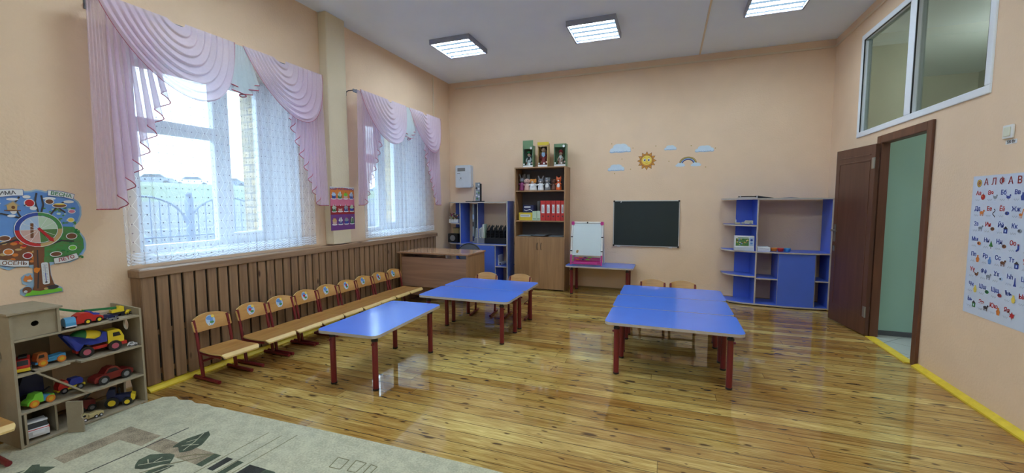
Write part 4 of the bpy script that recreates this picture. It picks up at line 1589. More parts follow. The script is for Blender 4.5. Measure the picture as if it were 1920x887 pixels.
TX0, TX1, TY0, TY1 = -3.682, -3.36, 1.13, 1.737
ts = thing('toy_shelf', 'raw fibreboard toy garage shelf crowded with toy vehicles by the left wall', 'toy shelf', (-3.52, 1.43, 0.012))
TB = 0.0125
hole = lambda cx, cz, rx, rz: [(cx - rx * cos(2 * pi * k / 20), cz + rz * sin(2 * pi * k / 20)) for k in range(20)]
ol = [(TX0, TB), (TX1, TB), (TX1, 0.775), (TX0, 0.775)]
MB().prism(keyhole(ol, [hole(-3.50, 0.53, 0.022, 0.035)]), 'x' if False else 'y', TY0, TY0 + 0.012).build('side_panel', M['mdf'], ts)
arch = [(TX0, TB), (-3.60, TB), (-3.60, 0.10), (-3.585, 0.15), (-3.55, 0.168), (-3.515, 0.15), (-3.50, 0.10), (-3.50, TB), (TX1, TB), (TX1, 0.675), (TX0 + 0.05, 0.685), (TX0, 0.685)]
MB().prism(keyhole(arch, [hole(-3.52, 0.55, 0.03, 0.038)]), 'y', TY1 - 0.012, TY1).build('side_panel', M['mdf'], ts)
for z, a, b_ in ((0.63, TY0 + .012, TY1 - .012), (0.215, TY0 + .012, TY1 - .012), (0.0265, TY0 + .012, TY1 - .012), (0.43, TY0 + .012, 1.362), (0.42, 1.41, TY1 - .012)):
    MB().box(TX0, TX1, a, b_, z - 0.012, z).build('shelf', M['mdf'], ts, 0.001)
MB().prism([(1.362, 0.43), (1.362, 0.418), (1.41, 0.408), (1.41, 0.42)], 'x', TX0, TX1 - 0.06).build('joint_strip', M['mdf'], ts)
MB().prism([(1.205, 0.430), (1.218, 0.430), (1.432, 0.2155), (1.418, 0.2155)], 'x', TX1 - 0.075, TX1 + 0.001).build('ramp', M['mdf'], ts)
MB().box(TX0, TX1 + 0.012, TY0 - 0.012, 1.345, 0.775, 0.787).build('roof', M['mdf'], ts, 0.002)
MB().box(TX0, TX1, 1.322, 1.334, 0.63, 0.775).build('divider', M['mdf'], ts, 0.001)
for a, b_ in ((TY0 + .013, 1.231), (1.2325, 1.321)):
    c_ = 1.232
    s_ = -1 if a < 1.2 else 1
    pts = [(c_, 0.632), (c_, 0.690)] + [(c_ + s_ * 0.017 * sin(pi * k / 10), 0.706 - 0.016 * cos(pi * k / 10)) for k in range(11)] + [(c_, 0.773), (a if s_ < 0 else b_, 0.773), (a if s_ < 0 else b_, 0.632)]
    MB().prism(pts, 'x', TX1 - 0.02 + (0.004 if s_ < 0 else 0), TX1 - 0.012 + (0.004 if s_ < 0 else 0)).build('sliding_door', M['mdf'], ts)
MB().box(TX0, TX1, 1.152, 1.162, 0.0265, 0.203).build('divider', M['mdf'], ts, 0.001)
MB().box(TX0, TX0 + 0.006, TY0 + 0.012, 1.40, 0.0265, 0.63).build('back_panel', M['mdf'], ts)
MB().box(TX0, TX1 - 0.05, 1.295, 1.305, 0.0265, 0.203).build('divider', M['mdf'], ts)
Td = Matrix.Translation(Vector((-3.345, 1.318, 0))) @ Matrix.Rotation(radians(28), 4, 'Z')
MB().prism([(0, 0.014), (0.085, 0.014), (0.085, 0.095), (0.075, 0.105), (0.075, 0.118), (0.085, 0.128), (0.085, 0.205), (0, 0.205)], 'y', 0, 0.009, T=Td).build('door', M['mdf'], ts)


def poly_veh(name, label, cat, loc, rz, bodies, wheels, tyre='toy_black', hub='toy_hub', wheel_w=0.014, group='toy vehicles on the toy shelf', s=1.0):
    """bodies: (part name, side outline [(l,z)], half width, material); wheels: (l, radius, half track)"""
    t_ = thing(name, label, cat, (0, 0, 0), group)
    for pn_, out, hw, mt in bodies:
        MB().prism([(a * s, b2 * s) for a, b2 in out], 'y', -hw * s, hw * s).build(pn_, M[mt], t_, 0.0022 * s, 2)
    for l_, r_, tr_ in wheels:
        for sg in (-1, 1):
            w_ = MB()
            y_ = sg * tr_ * s
            w_.cyl((l_ * s, y_ - wheel_w / 2 * s, r_ * s), (l_ * s, y_ + wheel_w / 2 * s, r_ * s), r_ * s, n=18, mat=0)
            w_.cyl((l_ * s, y_ - (wheel_w / 2 + .001) * s, r_ * s), (l_ * s, y_ + (wheel_w / 2 + .001) * s, r_ * s), r_ * 0.55 * s, n=14, mat=1)
            w_.build('wheel', [M[tyre], M[hub]], t_)
    t_.location = loc
    t_.rotation_euler = (0, 0, radians(rz))
    return t_


z1, z2, z2b, z3, z4 = 0.6305, 0.4205, 0.4305, 0.2155, 0.027
# top shelf
v = poly_veh('toy_truck', 'small light blue toy truck facing out on the top of the toy shelf', 'toy truck', (-3.40, 1.388, z1), -8,
             [('truck_body', [(-.05, .012), (.03, .012), (.03, .036), (.02, .062), (-.01, .066), (-.05, .05)], .023, 'toy_lightblue'), ('windscreen', [(.018, .04), (.0285, .04), (.021, .058), (.012, .058)], .018, 'toy_blue'), ('bumper', [(.028, .010), (.034, .010), (.034, .018), (.028, .018)], .024, 'toy_white')],
             [(-.03, .011, .019), (.015, .011, .019)], hub='toy_grey', wheel_w=.008)
v = poly_veh('toy_car', 'chubby red toy car with a blue rear deck on the top shelf', 'toy car', (-3.43, 1.485, z1), 92,
             [('car_body', [(-.068, .014), (.066, .014), (.068, .034), (.05, .046), (.02, .052), (0, .072), (-.035, .076), (-.06, .062), (-.068, .04)], .030, 'toy_red'),
              ('deck', [(.005, .046), (.05, .046), (.055, .056), (.03, .058), (.012, .078), (.0, .078)], .022, 'toy_blue')],
             [(-.012, .0175, .027), (.045, .0175, .027)], hub='toy_yellow', wheel_w=.012)
v = poly_veh('toy_car', 'small navy toy racing car in the middle of the top shelf', 'toy car', (-3.44, 1.60, z1), 100,
             [('car_body', [(-.04, .006), (.04, .006), (.04, .016), (.015, .018), (.004, .03), (-.018, .03), (-.03, .018), (-.04, .016)], .018, 'toy_navy')], [(-.025, .008, .016), (.025, .008, .016)], wheel_w=.006, hub='toy_grey')
v = poly_veh('toy_car', 'tiny black and grey toy car at the front rim of the top shelf', 'toy car', (-3.375, 1.592, z1), 98,
             [('car_body', [(-.024, .003), (.026, .003), (.026, .009), (.008, .012), (-.014, .013), (-.024, .009)], .010, 'toy_grey')], [(-.014, .005, .009), (.016, .005, .009)], wheel_w=.004, hub='toy_black')


def crane(label, loc, rz, s, boom_mat, boom_len, boom_ang):
    t_ = thing('toy_crane', label, 'toy crane truck', (0, 0, 0), 'toy vehicles on the toy shelf')
    MB().prism([(-.04 * s, .012), (.04 * s, .012), (.04 * s, .028), (-.04 * s, .028)], 'y', -.02 * s, .02 * s).build('chassis', M['toy_black'], t_, .001)
    MB().prism([(-.032 * s, .028), (.034 * s, .028), (.034 * s, .062 * s), (.01 * s, .068 * s), (-.005 * s, .045 * s), (-.032 * s, .045 * s)], 'y', -.018 * s, .018 * s).build('cab', M['toy_yellow'], t_, .002)
    a = radians(boom_ang)
    p0 = Vector((.0, 0, .056 * s))
    p1 = p0 + Vector((-cos(a), 0, sin(a))) * boom_len
    b2 = MB()
    T_ = Matrix.Translation(p0) @ Matrix.Rotation(a, 4, 'Y') @ Matrix.Rotation(pi, 4, 'Z')
    b2.box(0, boom_len, -.006, .006, -.006, .008, 0, T_)
    b2.build('boom', M[boom_mat], t_, .001)
    for l_ in (-.024, .024):
        for sg in (-1, 1):
            MB().cyl((l_ * s, sg * .022 * s - .004, .012), (l_ * s, sg * .022 * s + .004, .012), .012, n=14).build('wheel', M['toy_black'], t_)
    t_.location = loc
    t_.rotation_euler = (0, 0, radians(rz))
    return t_


crane('yellow toy excavator with a long green boom at the right of the top shelf', (-3.47, 1.655, z1), 86, 1.0, 'toy_green', 0.17, 6)
crane('yellow toy crane with a green boom behind the light blue truck', (-3.52, 1.50, z1), 93, 1.1, 'toy_green', 0.125, 22)
v = poly_veh('toy_tractor', 'tiny yellow toy tractor at the right end of the top shelf', 'toy tractor', (-3.45, 1.705, z1), -60,
             [('body', [(-.018, .008), (.02, .008), (.02, .02), (.002, .022), (-.002, .032), (-.018, .032)], .009, 'toy_yellow')], [(-.010, .010, .011), (.014, .006, .010)], wheel_w=.005, hub='toy_grey')
v = poly_veh('toy_digger', 'tiny dark toy digger arm beside the tiny yellow tractor', 'toy digger', (-3.52, 1.70, z1), 70,
             [('body', [(-.02, .006), (.012, .006), (.012, .02), (-.02, .024)], .009, 'toy_black'), ('arm', [(-.012, .02), (-.006, .02), (.024, .046), (.02, .05)], .003, 'toy_grey')], [(-.012, .007, .010), (.008, .007, .010)], wheel_w=.004, hub='toy_grey')
# second shelf
v = poly_veh('toy_truck', 'red and yellow toy fire engine facing out on the second shelf', 'toy truck', (-3.43, 1.192, z2b), -22,
             [('cab', [(-.06, .012), (.034, .012), (.036, .038), (.026, .072), (-.06, .078)], .026, 'toy_red'), ('grille', [(.034, .008), (.040, .008), (.040, .026), (.034, .026)], .027, 'toy_yellow'), ('windscreen', [(.030, .046), (.0365, .042), (.0275, .070), (.022, .070)], .021, 'toy_black'), ('ladder', [(-.055, .078), (.01, .078), (.01, .088), (-.055, .088)], .016, 'toy_black')],
             [(-.036, .014, .024), (.016, .014, .024)], hub='toy_grey', wheel_w=.008)
v = poly_veh('toy_truck', 'orange toy truck with a blue flatbed and yellow wheels on the second shelf', 'toy truck', (-3.455, 1.305, z2b), -88,
             [('chassis', [(-.068, .018), (.066, .018), (.066, .030), (-.068, .034)], .024, 'toy_lightblue'), ('cab', [(.012, .030), (.058, .030), (.060, .048), (.052, .078), (.018, .080), (.012, .072)], .025, 'toy_brown'), ('window', [(.026, .052), (.053, .052), (.048, .070), (.028, .070)], .0265, 'toy_black'), ('flatbed', [(-.068, .034), (.008, .034), (.008, .044), (-.066, .050)], .026, 'toy_lightblue')],
             [(-.046, .020, .026), (.036, .020, .026)], tyre='toy_orange', hub='toy_hub', wheel_w=.012)
mx = poly_veh('toy_mixer_truck', 'big toy cement mixer with green and yellow drum, blue body and yellow cab', 'toy truck', (-3.445, 1.520, z2), 84,
              [('chassis', [(-.10, .034), (.125, .034), (.125, .052), (-.10, .052)], .026, 'toy_red'),
               ('trough', [(-.155, .158), (-.148, .166), (-.12, .148), (-.088, .098), (-.03, .070), (.048, .072), (.048, .135), (.03, .14), (.022, .09), (-.03, .084), (-.075, .108), (-.06, .075), (-.085, .056), (.055, .056), (.055, .06), (-.09, .052)][:9] + [(.03, .14), (.018, .112), (-.03, .098), (-.06, .088), (-.085, .05), (-.098, .05), (-.115, .10), (-.14, .145)], .036, 'toy_blue'),
               ('cab', [(.052, .052), (.132, .052), (.134, .086), (.118, .128), (.108, .138), (.052, .138)], .037, 'toy_yellow'),
               ('window', [(.078, .094), (.118, .094), (.110, .120), (.078, .120)], .0385, 'toy_black'),
               ('bumper', [(.118, .030), (.146, .030), (.146, .052), (.118, .052)], .038, 'toy_red')],
              [(-.055, .034, .038), (.082, .034, .038)], hub='toy_pinkhub', wheel_w=.022)
dm = MB()
Tm = Matrix.Translation((-.038, 0, .128)) @ Matrix.Rotation(radians(-78), 4, 'Y')
prof = [(0.0, -.075), (.02, -.07), (.032, -.045), (.0375, -.01), (.0375, .012)]
dm.lathe(prof, n=24, mat=0, T=Tm)
dm.lathe([(.0375, .012), (.036, .035), (.026, .062), (.012, .075), (0, .077)], n=24, mat=1, T=Tm)
dq = dm.build('drum', [M['toy_yellow'], M['toy_green']])
dq.parent = mx
v = poly_veh('toy_car', 'small white toy car in front of the big mixer cab', 'toy car', (-3.405, 1.697, z2), 60,
             [('car_body', [(-.026, .005), (.026, .005), (.026, .014), (.012, .017), (.004, .026), (-.016, .027), (-.026, .016)], .012, 'toy_white'), ('window', [(-.014, .018), (.008, .018), (.002, .024), (-.012, .024)], .0125, 'toy_black')], [(-.015, .006, .011), (.016, .006, .011)], wheel_w=.004, hub='toy_grey')
# third shelf
v = poly_veh('toy_truck', 'lime green toy tow truck with a blue rear and orange wheels on the third shelf', 'toy truck', (-3.425, 1.235, z3), -80,
             [('cab', [(-.01, .018), (.062, .018), (.062, .034), (.05, .046), (.036, .05), (.026, .074), (-.006, .076), (-.01, .05)], .027, 'toy_lime'), ('tow_bed', [(-.058, .018), (-.01, .018), (-.01, .058), (-.03, .046), (-.058, .044)], .026, 'toy_lightblue'), ('fender', [(-.062, .03), (-.03, .03), (-.036, .044), (-.058, .046)], .0285, 'toy_lime'), ('crane_arm', [(-.01, .058), (-.016, .064), (-.058, .086), (-.060, .078)], .006, 'toy_black')],
             [(-.040, .021, .028), (.034, .021, .028)], tyre='toy_orange', hub='toy_hub', wheel_w=.012)
v = poly_veh('toy_truck', 'dark navy toy truck in shade behind the lime green one', 'toy truck', (-3.585, 1.255, z3), -86,
             [('cargo_box', [(-.055, .025), (.05, .025), (.052, .09), (.03, .15), (-.045, .155), (-.055, .12)], .034, 'toy_navy')], [(-.03, .022, .032), (.03, .022, .036)], hub='toy_navy')
v = poly_veh('toy_truck', 'small red and yellow toy truck carrying a blue tank, under the ramp', 'toy truck', (-3.49, 1.400, z3), -88,
             [('chassis', [(-.068, .018), (.066, .018), (.066, .028), (-.068, .032)], .020, 'toy_yellow'), ('cab', [(.014, .028), (.062, .028), (.062, .05), (.05, .078), (.022, .082), (.014, .07)], .024, 'toy_red'), ('tank', [(-.055, .036), (.006, .036), (.008, .06), (-.002, .078), (-.045, .078), (-.058, .062)], .022, 'toy_blue')],
             [(-.040, .018, .023), (.036, .018, .023)], hub='toy_grey', wheel_w=.010)
v = poly_veh('toy_car', 'dark red toy sports car with silver wheels at the right of the third shelf', 'toy car', (-3.44, 1.585, z3), 92,
             [('car_body', [(-.105, .022), (.102, .022), (.106, .050), (.085, .064), (.06, .062), (.02, .066), (-.06, .064), (-.098, .056), (-.106, .04)], .038, 'toy_darkred'), ('roof', [(-.055, .062), (.045, .062), (.022, .094), (-.006, .102), (-.03, .096)], .030, 'toy_darkred'), ('window', [(-.040, .066), (.030, .066), (.014, .088), (-.022, .090)], .0312, 'toy_black')],
             [(-.058, .029, .037), (.062, .029, .037)], hub='toy_grey', wheel_w=.016)
# bottom
v = poly_veh('toy_car', 'white toy car with red tail lights parked tail out in the bottom bay', 'toy car', (-3.455, 1.226, z4), 168,
             [('car_body', [(-.075, .018), (.07, .018), (.07, .05), (.05, .066), (-.062, .070), (-.078, .058)], .043, 'toy_white'), ('cabin', [(-.074, .068), (.034, .066), (.012, .098), (-.056, .102)], .038, 'toy_black'), ('roof', [(-.052, .096), (.014, .094), (.010, .104), (-.046, .107)], .036, 'toy_white'), ('spoiler', [(-.066, .098), (-.050, .098), (-.046, .108), (-.064, .107)], .040, 'toy_white'), ('tail_panel', [(-.082, .052), (-.074, .052), (-.070, .070), (-.078, .070)], .040, 'toy_white'), ('tail_light', [(-.0805, .056), (-.058, .058), (-.058, .067), (-.0795, .066)], .0438, 'toy_red'), ('plate', [(-.081, .030), (-.077, .030), (-.077, .048), (-.081, .048)], .024, 'toy_white')],
             [(-.045, .018, .040), (.045, .018, .040)], hub='toy_grey', wheel_w=.010)
v = poly_veh('toy_truck', 'sand coloured six wheel toy army truck on the bottom shelf', 'toy truck', (-3.395, 1.45, z4), -90,
             [('chassis', [(-.056, .010), (.056, .010), (.056, .018), (-.056, .018)], .014, 'toy_sand'), ('cab', [(.02, .018), (.056, .018), (.056, .03), (.044, .046), (.02, .046)], .016, 'toy_sand'), ('window', [(.032, .030), (.050, .030), (.044, .042), (.032, .042)], .0168, 'toy_black'), ('tank_bed', [(-.056, .018), (.016, .018), (.016, .034), (-.02, .040), (-.056, .030)], .015, 'toy_sand')],
             [(-.042, .010, .015), (-.018, .010, .015), (.036, .010, .015)], hub='toy_white', wheel_w=.006)
v = poly_veh('toy_tractor', 'dark blue toy tractor with a yellow nose on the bottom shelf', 'toy tractor', (-3.445, 1.625, z4), 55,
             [('hood', [(-.03, .028), (.062, .028), (.064, .070), (-.03, .078)], .022, 'toy_navy'), ('nose', [(.056, .024), (.078, .030), (.080, .062), (.060, .074)], .026, 'toy_yellow'), ('cab', [(-.06, .04), (-.018, .04), (-.018, .12), (-.05, .125), (-.06, .10)], .026, 'toy_navy'), ('exhaust', [(-.004, .07), (.004, .07), (.004, .12), (-.004, .12)], .004, 'toy_black')],
             [(-.035, .036, .034), (.040, .026, .030)], hub='toy_yellow', wheel_w=.016)
v = poly_veh('toy_digger', 'dark brown toy digger with a raised arm in the shade of the bottom shelf', 'toy digger', (-3.555, 1.49, z4), 85,
             [('body', [(-.05, .02), (.045, .02), (.045, .07), (-.01, .085), (-.05, .06)], .028, 'toy_darkred'), ('arm', [(-.02, .07), (-.005, .07), (.06, .135), (.05, .145)], .006, 'toy_black')],
             [(-.03, .022, .028), (.025, .022, .028)], hub='toy_grey', wheel_w=.012)

# ------------------------------------------------------------------ season tree on the left wall
XT = LX + 0.004
tr = thing('season_tree_board', 'cut-out cardboard season tree with a dial and four name ribbons on the left wall', 'wall decoration', (LX, 1.4, 1.1))
outl = [(1.10, 1.44), (1.18, 1.462), (1.254, 1.469), (1.301, 1.477), (1.346, 1.476), (1.355, 1.465), (1.382, 1.468), (1.406, 1.476), (1.43, 1.472), (1.447, 1.465), (1.466, 1.474), (1.509, 1.471), (1.553, 1.46), (1.58, 1.448), (1.574, 1.427), (1.6, 1.401), (1.612, 1.365), (1.61, 1.313), (1.596, 1.271), (1.572, 1.241), (1.574, 1.215), (1.599, 1.193), (1.616, 1.16), (1.622, 1.117), (1.618, 1.08), (1.602, 1.049), (1.57, 1.019), (1.533, 1.002), (1.457, 1.001), (1.437, 0.994), (1.439, 0.933), (1.449, 0.876), (1.485, 0.845), (1.488, 0.816), (1.392, 0.812), (1.316, 0.817), (1.296, 0.837), (1.297, 0.864), (1.311, 0.874), (1.33, 0.888), (1.309, 0.897), (1.305, 0.938), (1.319, 0.953), (1.338, 0.961), (1.358, 0.956), (1.36, 0.987), (1.341, 0.999), (1.292, 1.004), (1.259, 0.991), (1.242, 1.0), (1.20, 1.03), (1.14, 1.02), (1.09, 1.06), (1.06, 1.14), (1.08, 1.24), (1.05, 1.33), (1.07, 1.40)]
MB().prism([(a, b_) for a, b_ in outl], 'x', LX + 0.001, XT).build('backing', K('print_border', (150, 180, 206), 0.5), tr)


def flat(pts, mat_, lvl, nm='printed_shape', par=None):
    return (pts, mat_, lvl)


def inset(pts, k):
    """pull an outline inwards by k metres"""
    out = []
    n = len(pts)
    area = sum(pts[i][0] * pts[(i + 1) % n][1] - pts[(i + 1) % n][0] * pts[i][1] for i in range(n))
    sg = 1 if area > 0 else -1
    for i in range(n):
        a, b_, c_ = Vector(pts[i - 1]), Vector(pts[i]), Vector(pts[(i + 1) % n])
        d1, d2 = (b_ - a).normalized(), (c_ - b_).normalized()
        nn = Vector((-(d1 + d2).y, (d1 + d2).x))
        nn = nn.normalized() if nn.length > 1e-6 else Vector((0, 0))
        out.append((b_.x + sg * nn.x * k, b_.y + sg * nn.y * k))
    return out


class Print:
    """stack of thin printed layers on a plane; f(a, b, lift) gives the point"""
    def __init__(self, f, base=0.0004, step=0.00035):
        self.mb, self.names, self.f, self.base, self.step, self.n = MB(), [], f, base, step, 0

    def idx(self, m_):
        if m_ not in self.names:
            self.names.append(m_)
        return self.names.index(m_)

    def poly(self, pts, m_, lvl=1):
        self.n += 1
        vs = [self.f(a, b_, self.base + self.step * lvl + 8e-6 * self.n) for a, b_ in pts]
        self.mb.add(vs, [tuple(range(len(vs)))], self.idx(m_))
        return self

    def disc(self, cx, cy, rx, ry, m_, lvl=1, n=20):
        return self.poly(ring_pts(cx, cy, rx, ry, n), m_, lvl)

    def ring(self, cx, cy, rx, ry, w_, m_, lvl=1, a0=0, a1=2 * pi, n=28):
        for i in range(n):
            p, q = a0 + (a1 - a0) * i / n, a0 + (a1 - a0) * (i + 1) / n
            self.poly([(cx + rx * cos(p), cy + ry * sin(p)), (cx + rx * cos(q), cy + ry * sin(q)),
                       (cx + (rx - w_) * cos(q), cy + (ry - w_) * sin(q)), (cx + (rx - w_) * cos(p), cy + (ry - w_) * sin(p))], m_, lvl)
        return self

    def line(self, pts, w_, m_, lvl=1):
        return self.poly(strip(pts, w_), m_, lvl)

    def text(self, body, size, a, b_, m_, lvl=2, ang=0.0, bold=0.01, align='CENTER'):
        o = Vector(self.f(a, b_, self.base + self.step * lvl))
        xd = Vector(self.f(a + cos(ang), b_ + sin(ang), 0)) - Vector(self.f(a, b_, 0))
        yd = Vector(self.f(a - sin(ang), b_ + cos(ang), 0)) - Vector(self.f(a, b_, 0))
        self.mb.text(body, size, o, xd, yd, 0.0002, self.idx(m_), bold * size, align)
        return self

    def build(self, name, parent):
        return self.mb.build(name, [M[k] for k in self.names], parent)


fL = lambda a, b_, k: (XT + k, a, b_)
p = Print(fL)
crown = inset([q for q in outl if q[1] > 1.005 or q[0] < 1.25], 0.010)
p.poly(crown, 'print_sky', 1)
p.poly([(1.405, 1.24), (1.52, 1.24), (1.565, 1.235), (1.592, 1.19), (1.608, 1.15), (1.608, 1.09), (1.59, 1.06), (1.54, 1.02), (1.46, 1.015), (1.42, 1.02), (1.405, 1.1)], 'print_green', 2)
p.poly([(1.395, 1.20), (1.31, 1.20), (1.24, 1.16), (1.10, 1.17), (1.09, 1.09), (1.15, 1.04), (1.25, 1.015), (1.37, 1.01), (1.40, 1.04)], 'print_brown', 2)
rnd = random.Random(3)
for i in range(70):
    a = rnd.uniform(1.08, 1.39)
    b_ = rnd.uniform(1.03, 1.17)
    p.disc(a, b_, rnd.uniform(.008, .016), rnd.uniform(.006, .012), rnd.choice(['print_orange', 'print_brown', 'print_tan', 'print_red', 'print_orange']), 3, 7)
for i in range(90):
    a = rnd.uniform(1.42, 1.595)
    b_ = rnd.uniform(1.03, 1.225)
    p.disc(a, b_, rnd.uniform(.006, .014), rnd.uniform(.005, .010), rnd.choice(['print_green', 'print_leaf', 'toy_green', 'print_leaf']), 3, 6)
for i in range(36):
    a = rnd.uniform(1.43, 1.575)
    b_ = rnd.uniform(1.25, 1.36)
    p.disc(a, b_, rnd.uniform(.006, .012), rnd.uniform(.004, .008), rnd.choice(['print_leaf', 'print_green', 'pale_green']), 3, 6)
for q in ([(1.40, 1.10), (1.41, 1.30), (1.395, 1.40), (1.405, 1.455)], [(1.41, 1.30), (1.43, 1.38), (1.425, 1.44)], [(1.40, 1.22), (1.46, 1.32), (1.50, 1.38), (1.53, 1.40)], [(1.50, 1.36), (1.53, 1.33)],
          [(1.40, 1.2), (1.33, 1.30), (1.30, 1.38), (1.33, 1.43)], [(1.33, 1.30), (1.25, 1.33), (1.20, 1.32)], [(1.40, 1.15), (1.30, 1.17), (1.20, 1.14)], [(1.42, 1.12), (1.50, 1.15), (1.56, 1.14)]):
    p.line(q, 0.009, 'print_dark', 4)
for a, b_, rx, ry in ((1.30, 1.415, .026, .008), (1.36, 1.43, .018, .010), (1.385, 1.36, .016, .012), (1.30, 1.345, .014, .02), (1.29, 1.315, .018, .008), (1.23, 1.39, .022, .008), (1.46, 1.42, .030, .009), (1.55, 1.40, .026, .010), (1.22, 1.30, .02, .008)):
    p.disc(a, b_, rx, ry, 'paper', 5, 12)
# trunk and ground
p.poly([(1.37, 1.12), (1.418, 1.115), (1.412, 1.026), (1.434, 1.009), (1.435, 0.935), (1.445, 0.881), (1.46, 0.850), (1.394, 0.836), (1.343, 0.838), (1.358, 0.883), (1.364, 1.018)], 'print_brown', 5)
p.line([(1.385, 1.10), (1.38, 0.95), (1.372, 0.86)], 0.006, 'print_dark', 6)
p.line([(1.41, 1.0), (1.415, 0.90)], 0.005, 'print_tan', 6)
p.poly([(1.31, 0.822), (1.335, 0.856), (1.38, 0.842), (1.45, 0.848), (1.48, 0.84), (1.482, 0.822), (1.39, 0.818)], 'toy_lime', 6)
p.disc(1.437, 0.856, .030, .014, 'print_dark', 7).disc(1.408, 0.852, .010, .007, 'print_tan', 8)
p.disc(1.333, 0.925, .020, .018, 'print_orange', 6).disc(1.338, 0.915, .010, .006, 'paper', 7).poly([(1.318, .938), (1.322, .952), (1.33, .94)], 'print_orange', 7).poly([(1.337, .942), (1.346, .953), (1.348, .938)], 'print_orange', 7)
p.disc(1.325, 0.858, .020, .020, 'print_brown', 6).disc(1.318, 0.85, .008, .008, 'paper', 7)
p.poly([(1.36, .985), (1.372, .992), (1.392, .985), (1.385, .968), (1.375, .955), (1.362, .965)], 'toy_orange', 7)
p.poly([(1.41, 1.05), (1.435, 1.06), (1.445, 1.03), (1.43, 1.012), (1.41, 1.02)], 'print_leaf', 7)
# birdhouse, bird, nest, fruits
p.poly([(1.262, 1.375), (1.302, 1.408), (1.33, 1.375)], 'print_grey', 6).poly([(1.274, 1.376), (1.302, 1.400), (1.318, 1.376), (1.314, 1.349), (1.276, 1.349)], 'print_tan', 7).disc(1.300, 1.366, .008, .010, 'print_brown', 8).line([(1.262, 1.348), (1.33, 1.346)], .006, 'print_brown', 8)
for a, b_, rx, ry, m_ in ((1.37, 1.392, .020, .021, 'print_red'), (1.459, 1.401, .018, .014, 'print_brown'), (1.505, 1.376, .031, .012, 'print_brown'), (1.561, 1.337, .015, .010, 'print_pink'), (1.553, 1.281, .014, .012, 'print_yellow'),
                          (1.55, 1.175, .024, .018, 'print_brown'), (1.55, 1.098, .017, .014, 'toy_lime'), (1.253, 1.183, .022, .014, 'print_brown'), (1.263, 1.101, .018, .016, 'print_orange'), (1.341, 1.07, .018, .016, 'title_red'), (1.468, 1.065, .025, .013, 'print_brown')):
    p.disc(a, b_, rx + .004, ry + .004, 'paper', 6).disc(a, b_, rx, ry, m_, 7)
p.disc(1.505, 1.384, .026, .005, 'print_yellow', 8)
p.line([(1.345, 1.375), (1.357, 1.384)], .005, 'print_dark', 8)
p.build('printed_crown', tr)
# dial
p = Print(fL, 0.0034)
cx, cy, R1, R2 = 1.402, 1.227, 0.108, 0.084
for a0, col in ((0, 'print_green'), (pi / 2, 'print_sky'), (pi, 'print_red'), (3 * pi / 2, 'print_tan')):
    p.ring(cx, cy, R1, R1 * 1.02, R1 - R2 - 0.002, {'print_sky': 'print_blue'}.get(col, col), 1, a0, a0 + pi / 2, 8)
p.disc(cx, cy, R2, R2, 'print_paleblue', 0, 36)
p.poly([(cx, cy)] + ring_pts(cx, cy, R2, R2, 8, 0, pi / 2), 'pale_green', 1)
p.poly([(cx, cy)] + ring_pts(cx, cy, R2, R2, 8, pi, 3 * pi / 2), 'puppet_pink', 1)
p.poly([(cx, cy)] + ring_pts(cx, cy, R2, R2, 8, 3 * pi / 2, 2 * pi), 'print_leaf', 1)
p.line([(cx - .035, cy - .05), (cx - .03, cy + .04)], .014, 'print_brown', 2)
for k in range(12):
    a = k * pi / 6
    p.line([(cx, cy), (cx + R2 * cos(a), cy + R2 * sin(a))], .002, 'paper', 3)
for rr in (R1, R2):
    p.ring(cx, cy, rr + .001, rr + .001, .003, 'paper', 3)
p.build('dial', tr)
ar = MB()
A0, A1 = Vector((1.398, 1.236)), Vector((1.463, 1.146))
dv = (A1 - A0).normalized()
nv = Vector((-dv.y, dv.x))
pts = [A0 + nv * .007, A1 - dv * .024 + nv * .008, A1 - dv * .024 + nv * .014, A1, A1 - dv * .024 - nv * .014, A1 - dv * .024 - nv * .008, A0 - nv * .007]
ar.prism([(q.x, q.y) for q in pts], 'x', XT + .005, XT + .0075)
tag(ar.build('pointer_arrow', M['print_red'], tr), 'red arrow')
# ribbons with the season names
for body, quad, col, ang in (('ЗИМА', [(1.19, 1.462), (1.253, 1.470), (1.30, 1.475), (1.346, 1.474), (1.346, 1.438), (1.30, 1.436), (1.251, 1.428), (1.19, 1.415)], 'print_dark', 0.10),
                             ('ВЕСНА', [(1.457, 1.472), (1.52, 1.465), (1.580, 1.448), (1.571, 1.417), (1.52, 1.432), (1.454, 1.440)], 'toy_green', -0.20),
                             ('ОСЕНЬ', [(1.226, 1.058), (1.285, 1.045), (1.343, 1.037), (1.341, 1.004), (1.28, 1.010), (1.224, 1.026)], 'print_brown', -0.14),
                             ('ЛЕТО', [(1.455, 1.038), (1.515, 1.045), (1.566, 1.060), (1.576, 1.028), (1.52, 1.010), (1.457, 1.003)], 'title_red', 0.22)):
    q = Print(fL, 0.005)
    q.poly(inset(quad, -0.003), 'print_blue' if body in ('ЗИМА', 'ВЕСНА') else 'print_dark', 0)
    q.poly(quad, 'paper', 1)
    xs = [a for a, _ in quad]
    ys = [b_ for _, b_ in quad]
    q.text(body, 0.030, sum(xs) / len(xs), sum(ys) / len(ys), col, 2, ang, 0.02)
    q.build('name_ribbon', tr)
q = Print(fL, 0.006)
q.poly(rrect(1.395, 1.427, 0.879, 1.019, 0.010), 'paper', 1)
q.line([(1.411, 0.90), (1.411, 1.005)], .003, 'print_grey', 2).line([(1.411, 0.898), (1.411, 0.95)], .004, 'print_blue', 3).disc(1.411, 0.893, .006, .005, 'print_dark', 3)
for k in range(11):
    q.line([(1.400, 0.91 + .0095 * k), (1.407, 0.91 + .0095 * k)], .0012, 'print_dark', 2)
    q.line([(1.415, 0.91 + .0095 * k), (1.422, 0.91 + .0095 * k)], .0012, 'print_dark', 2)
q.build('thermometer', tr)

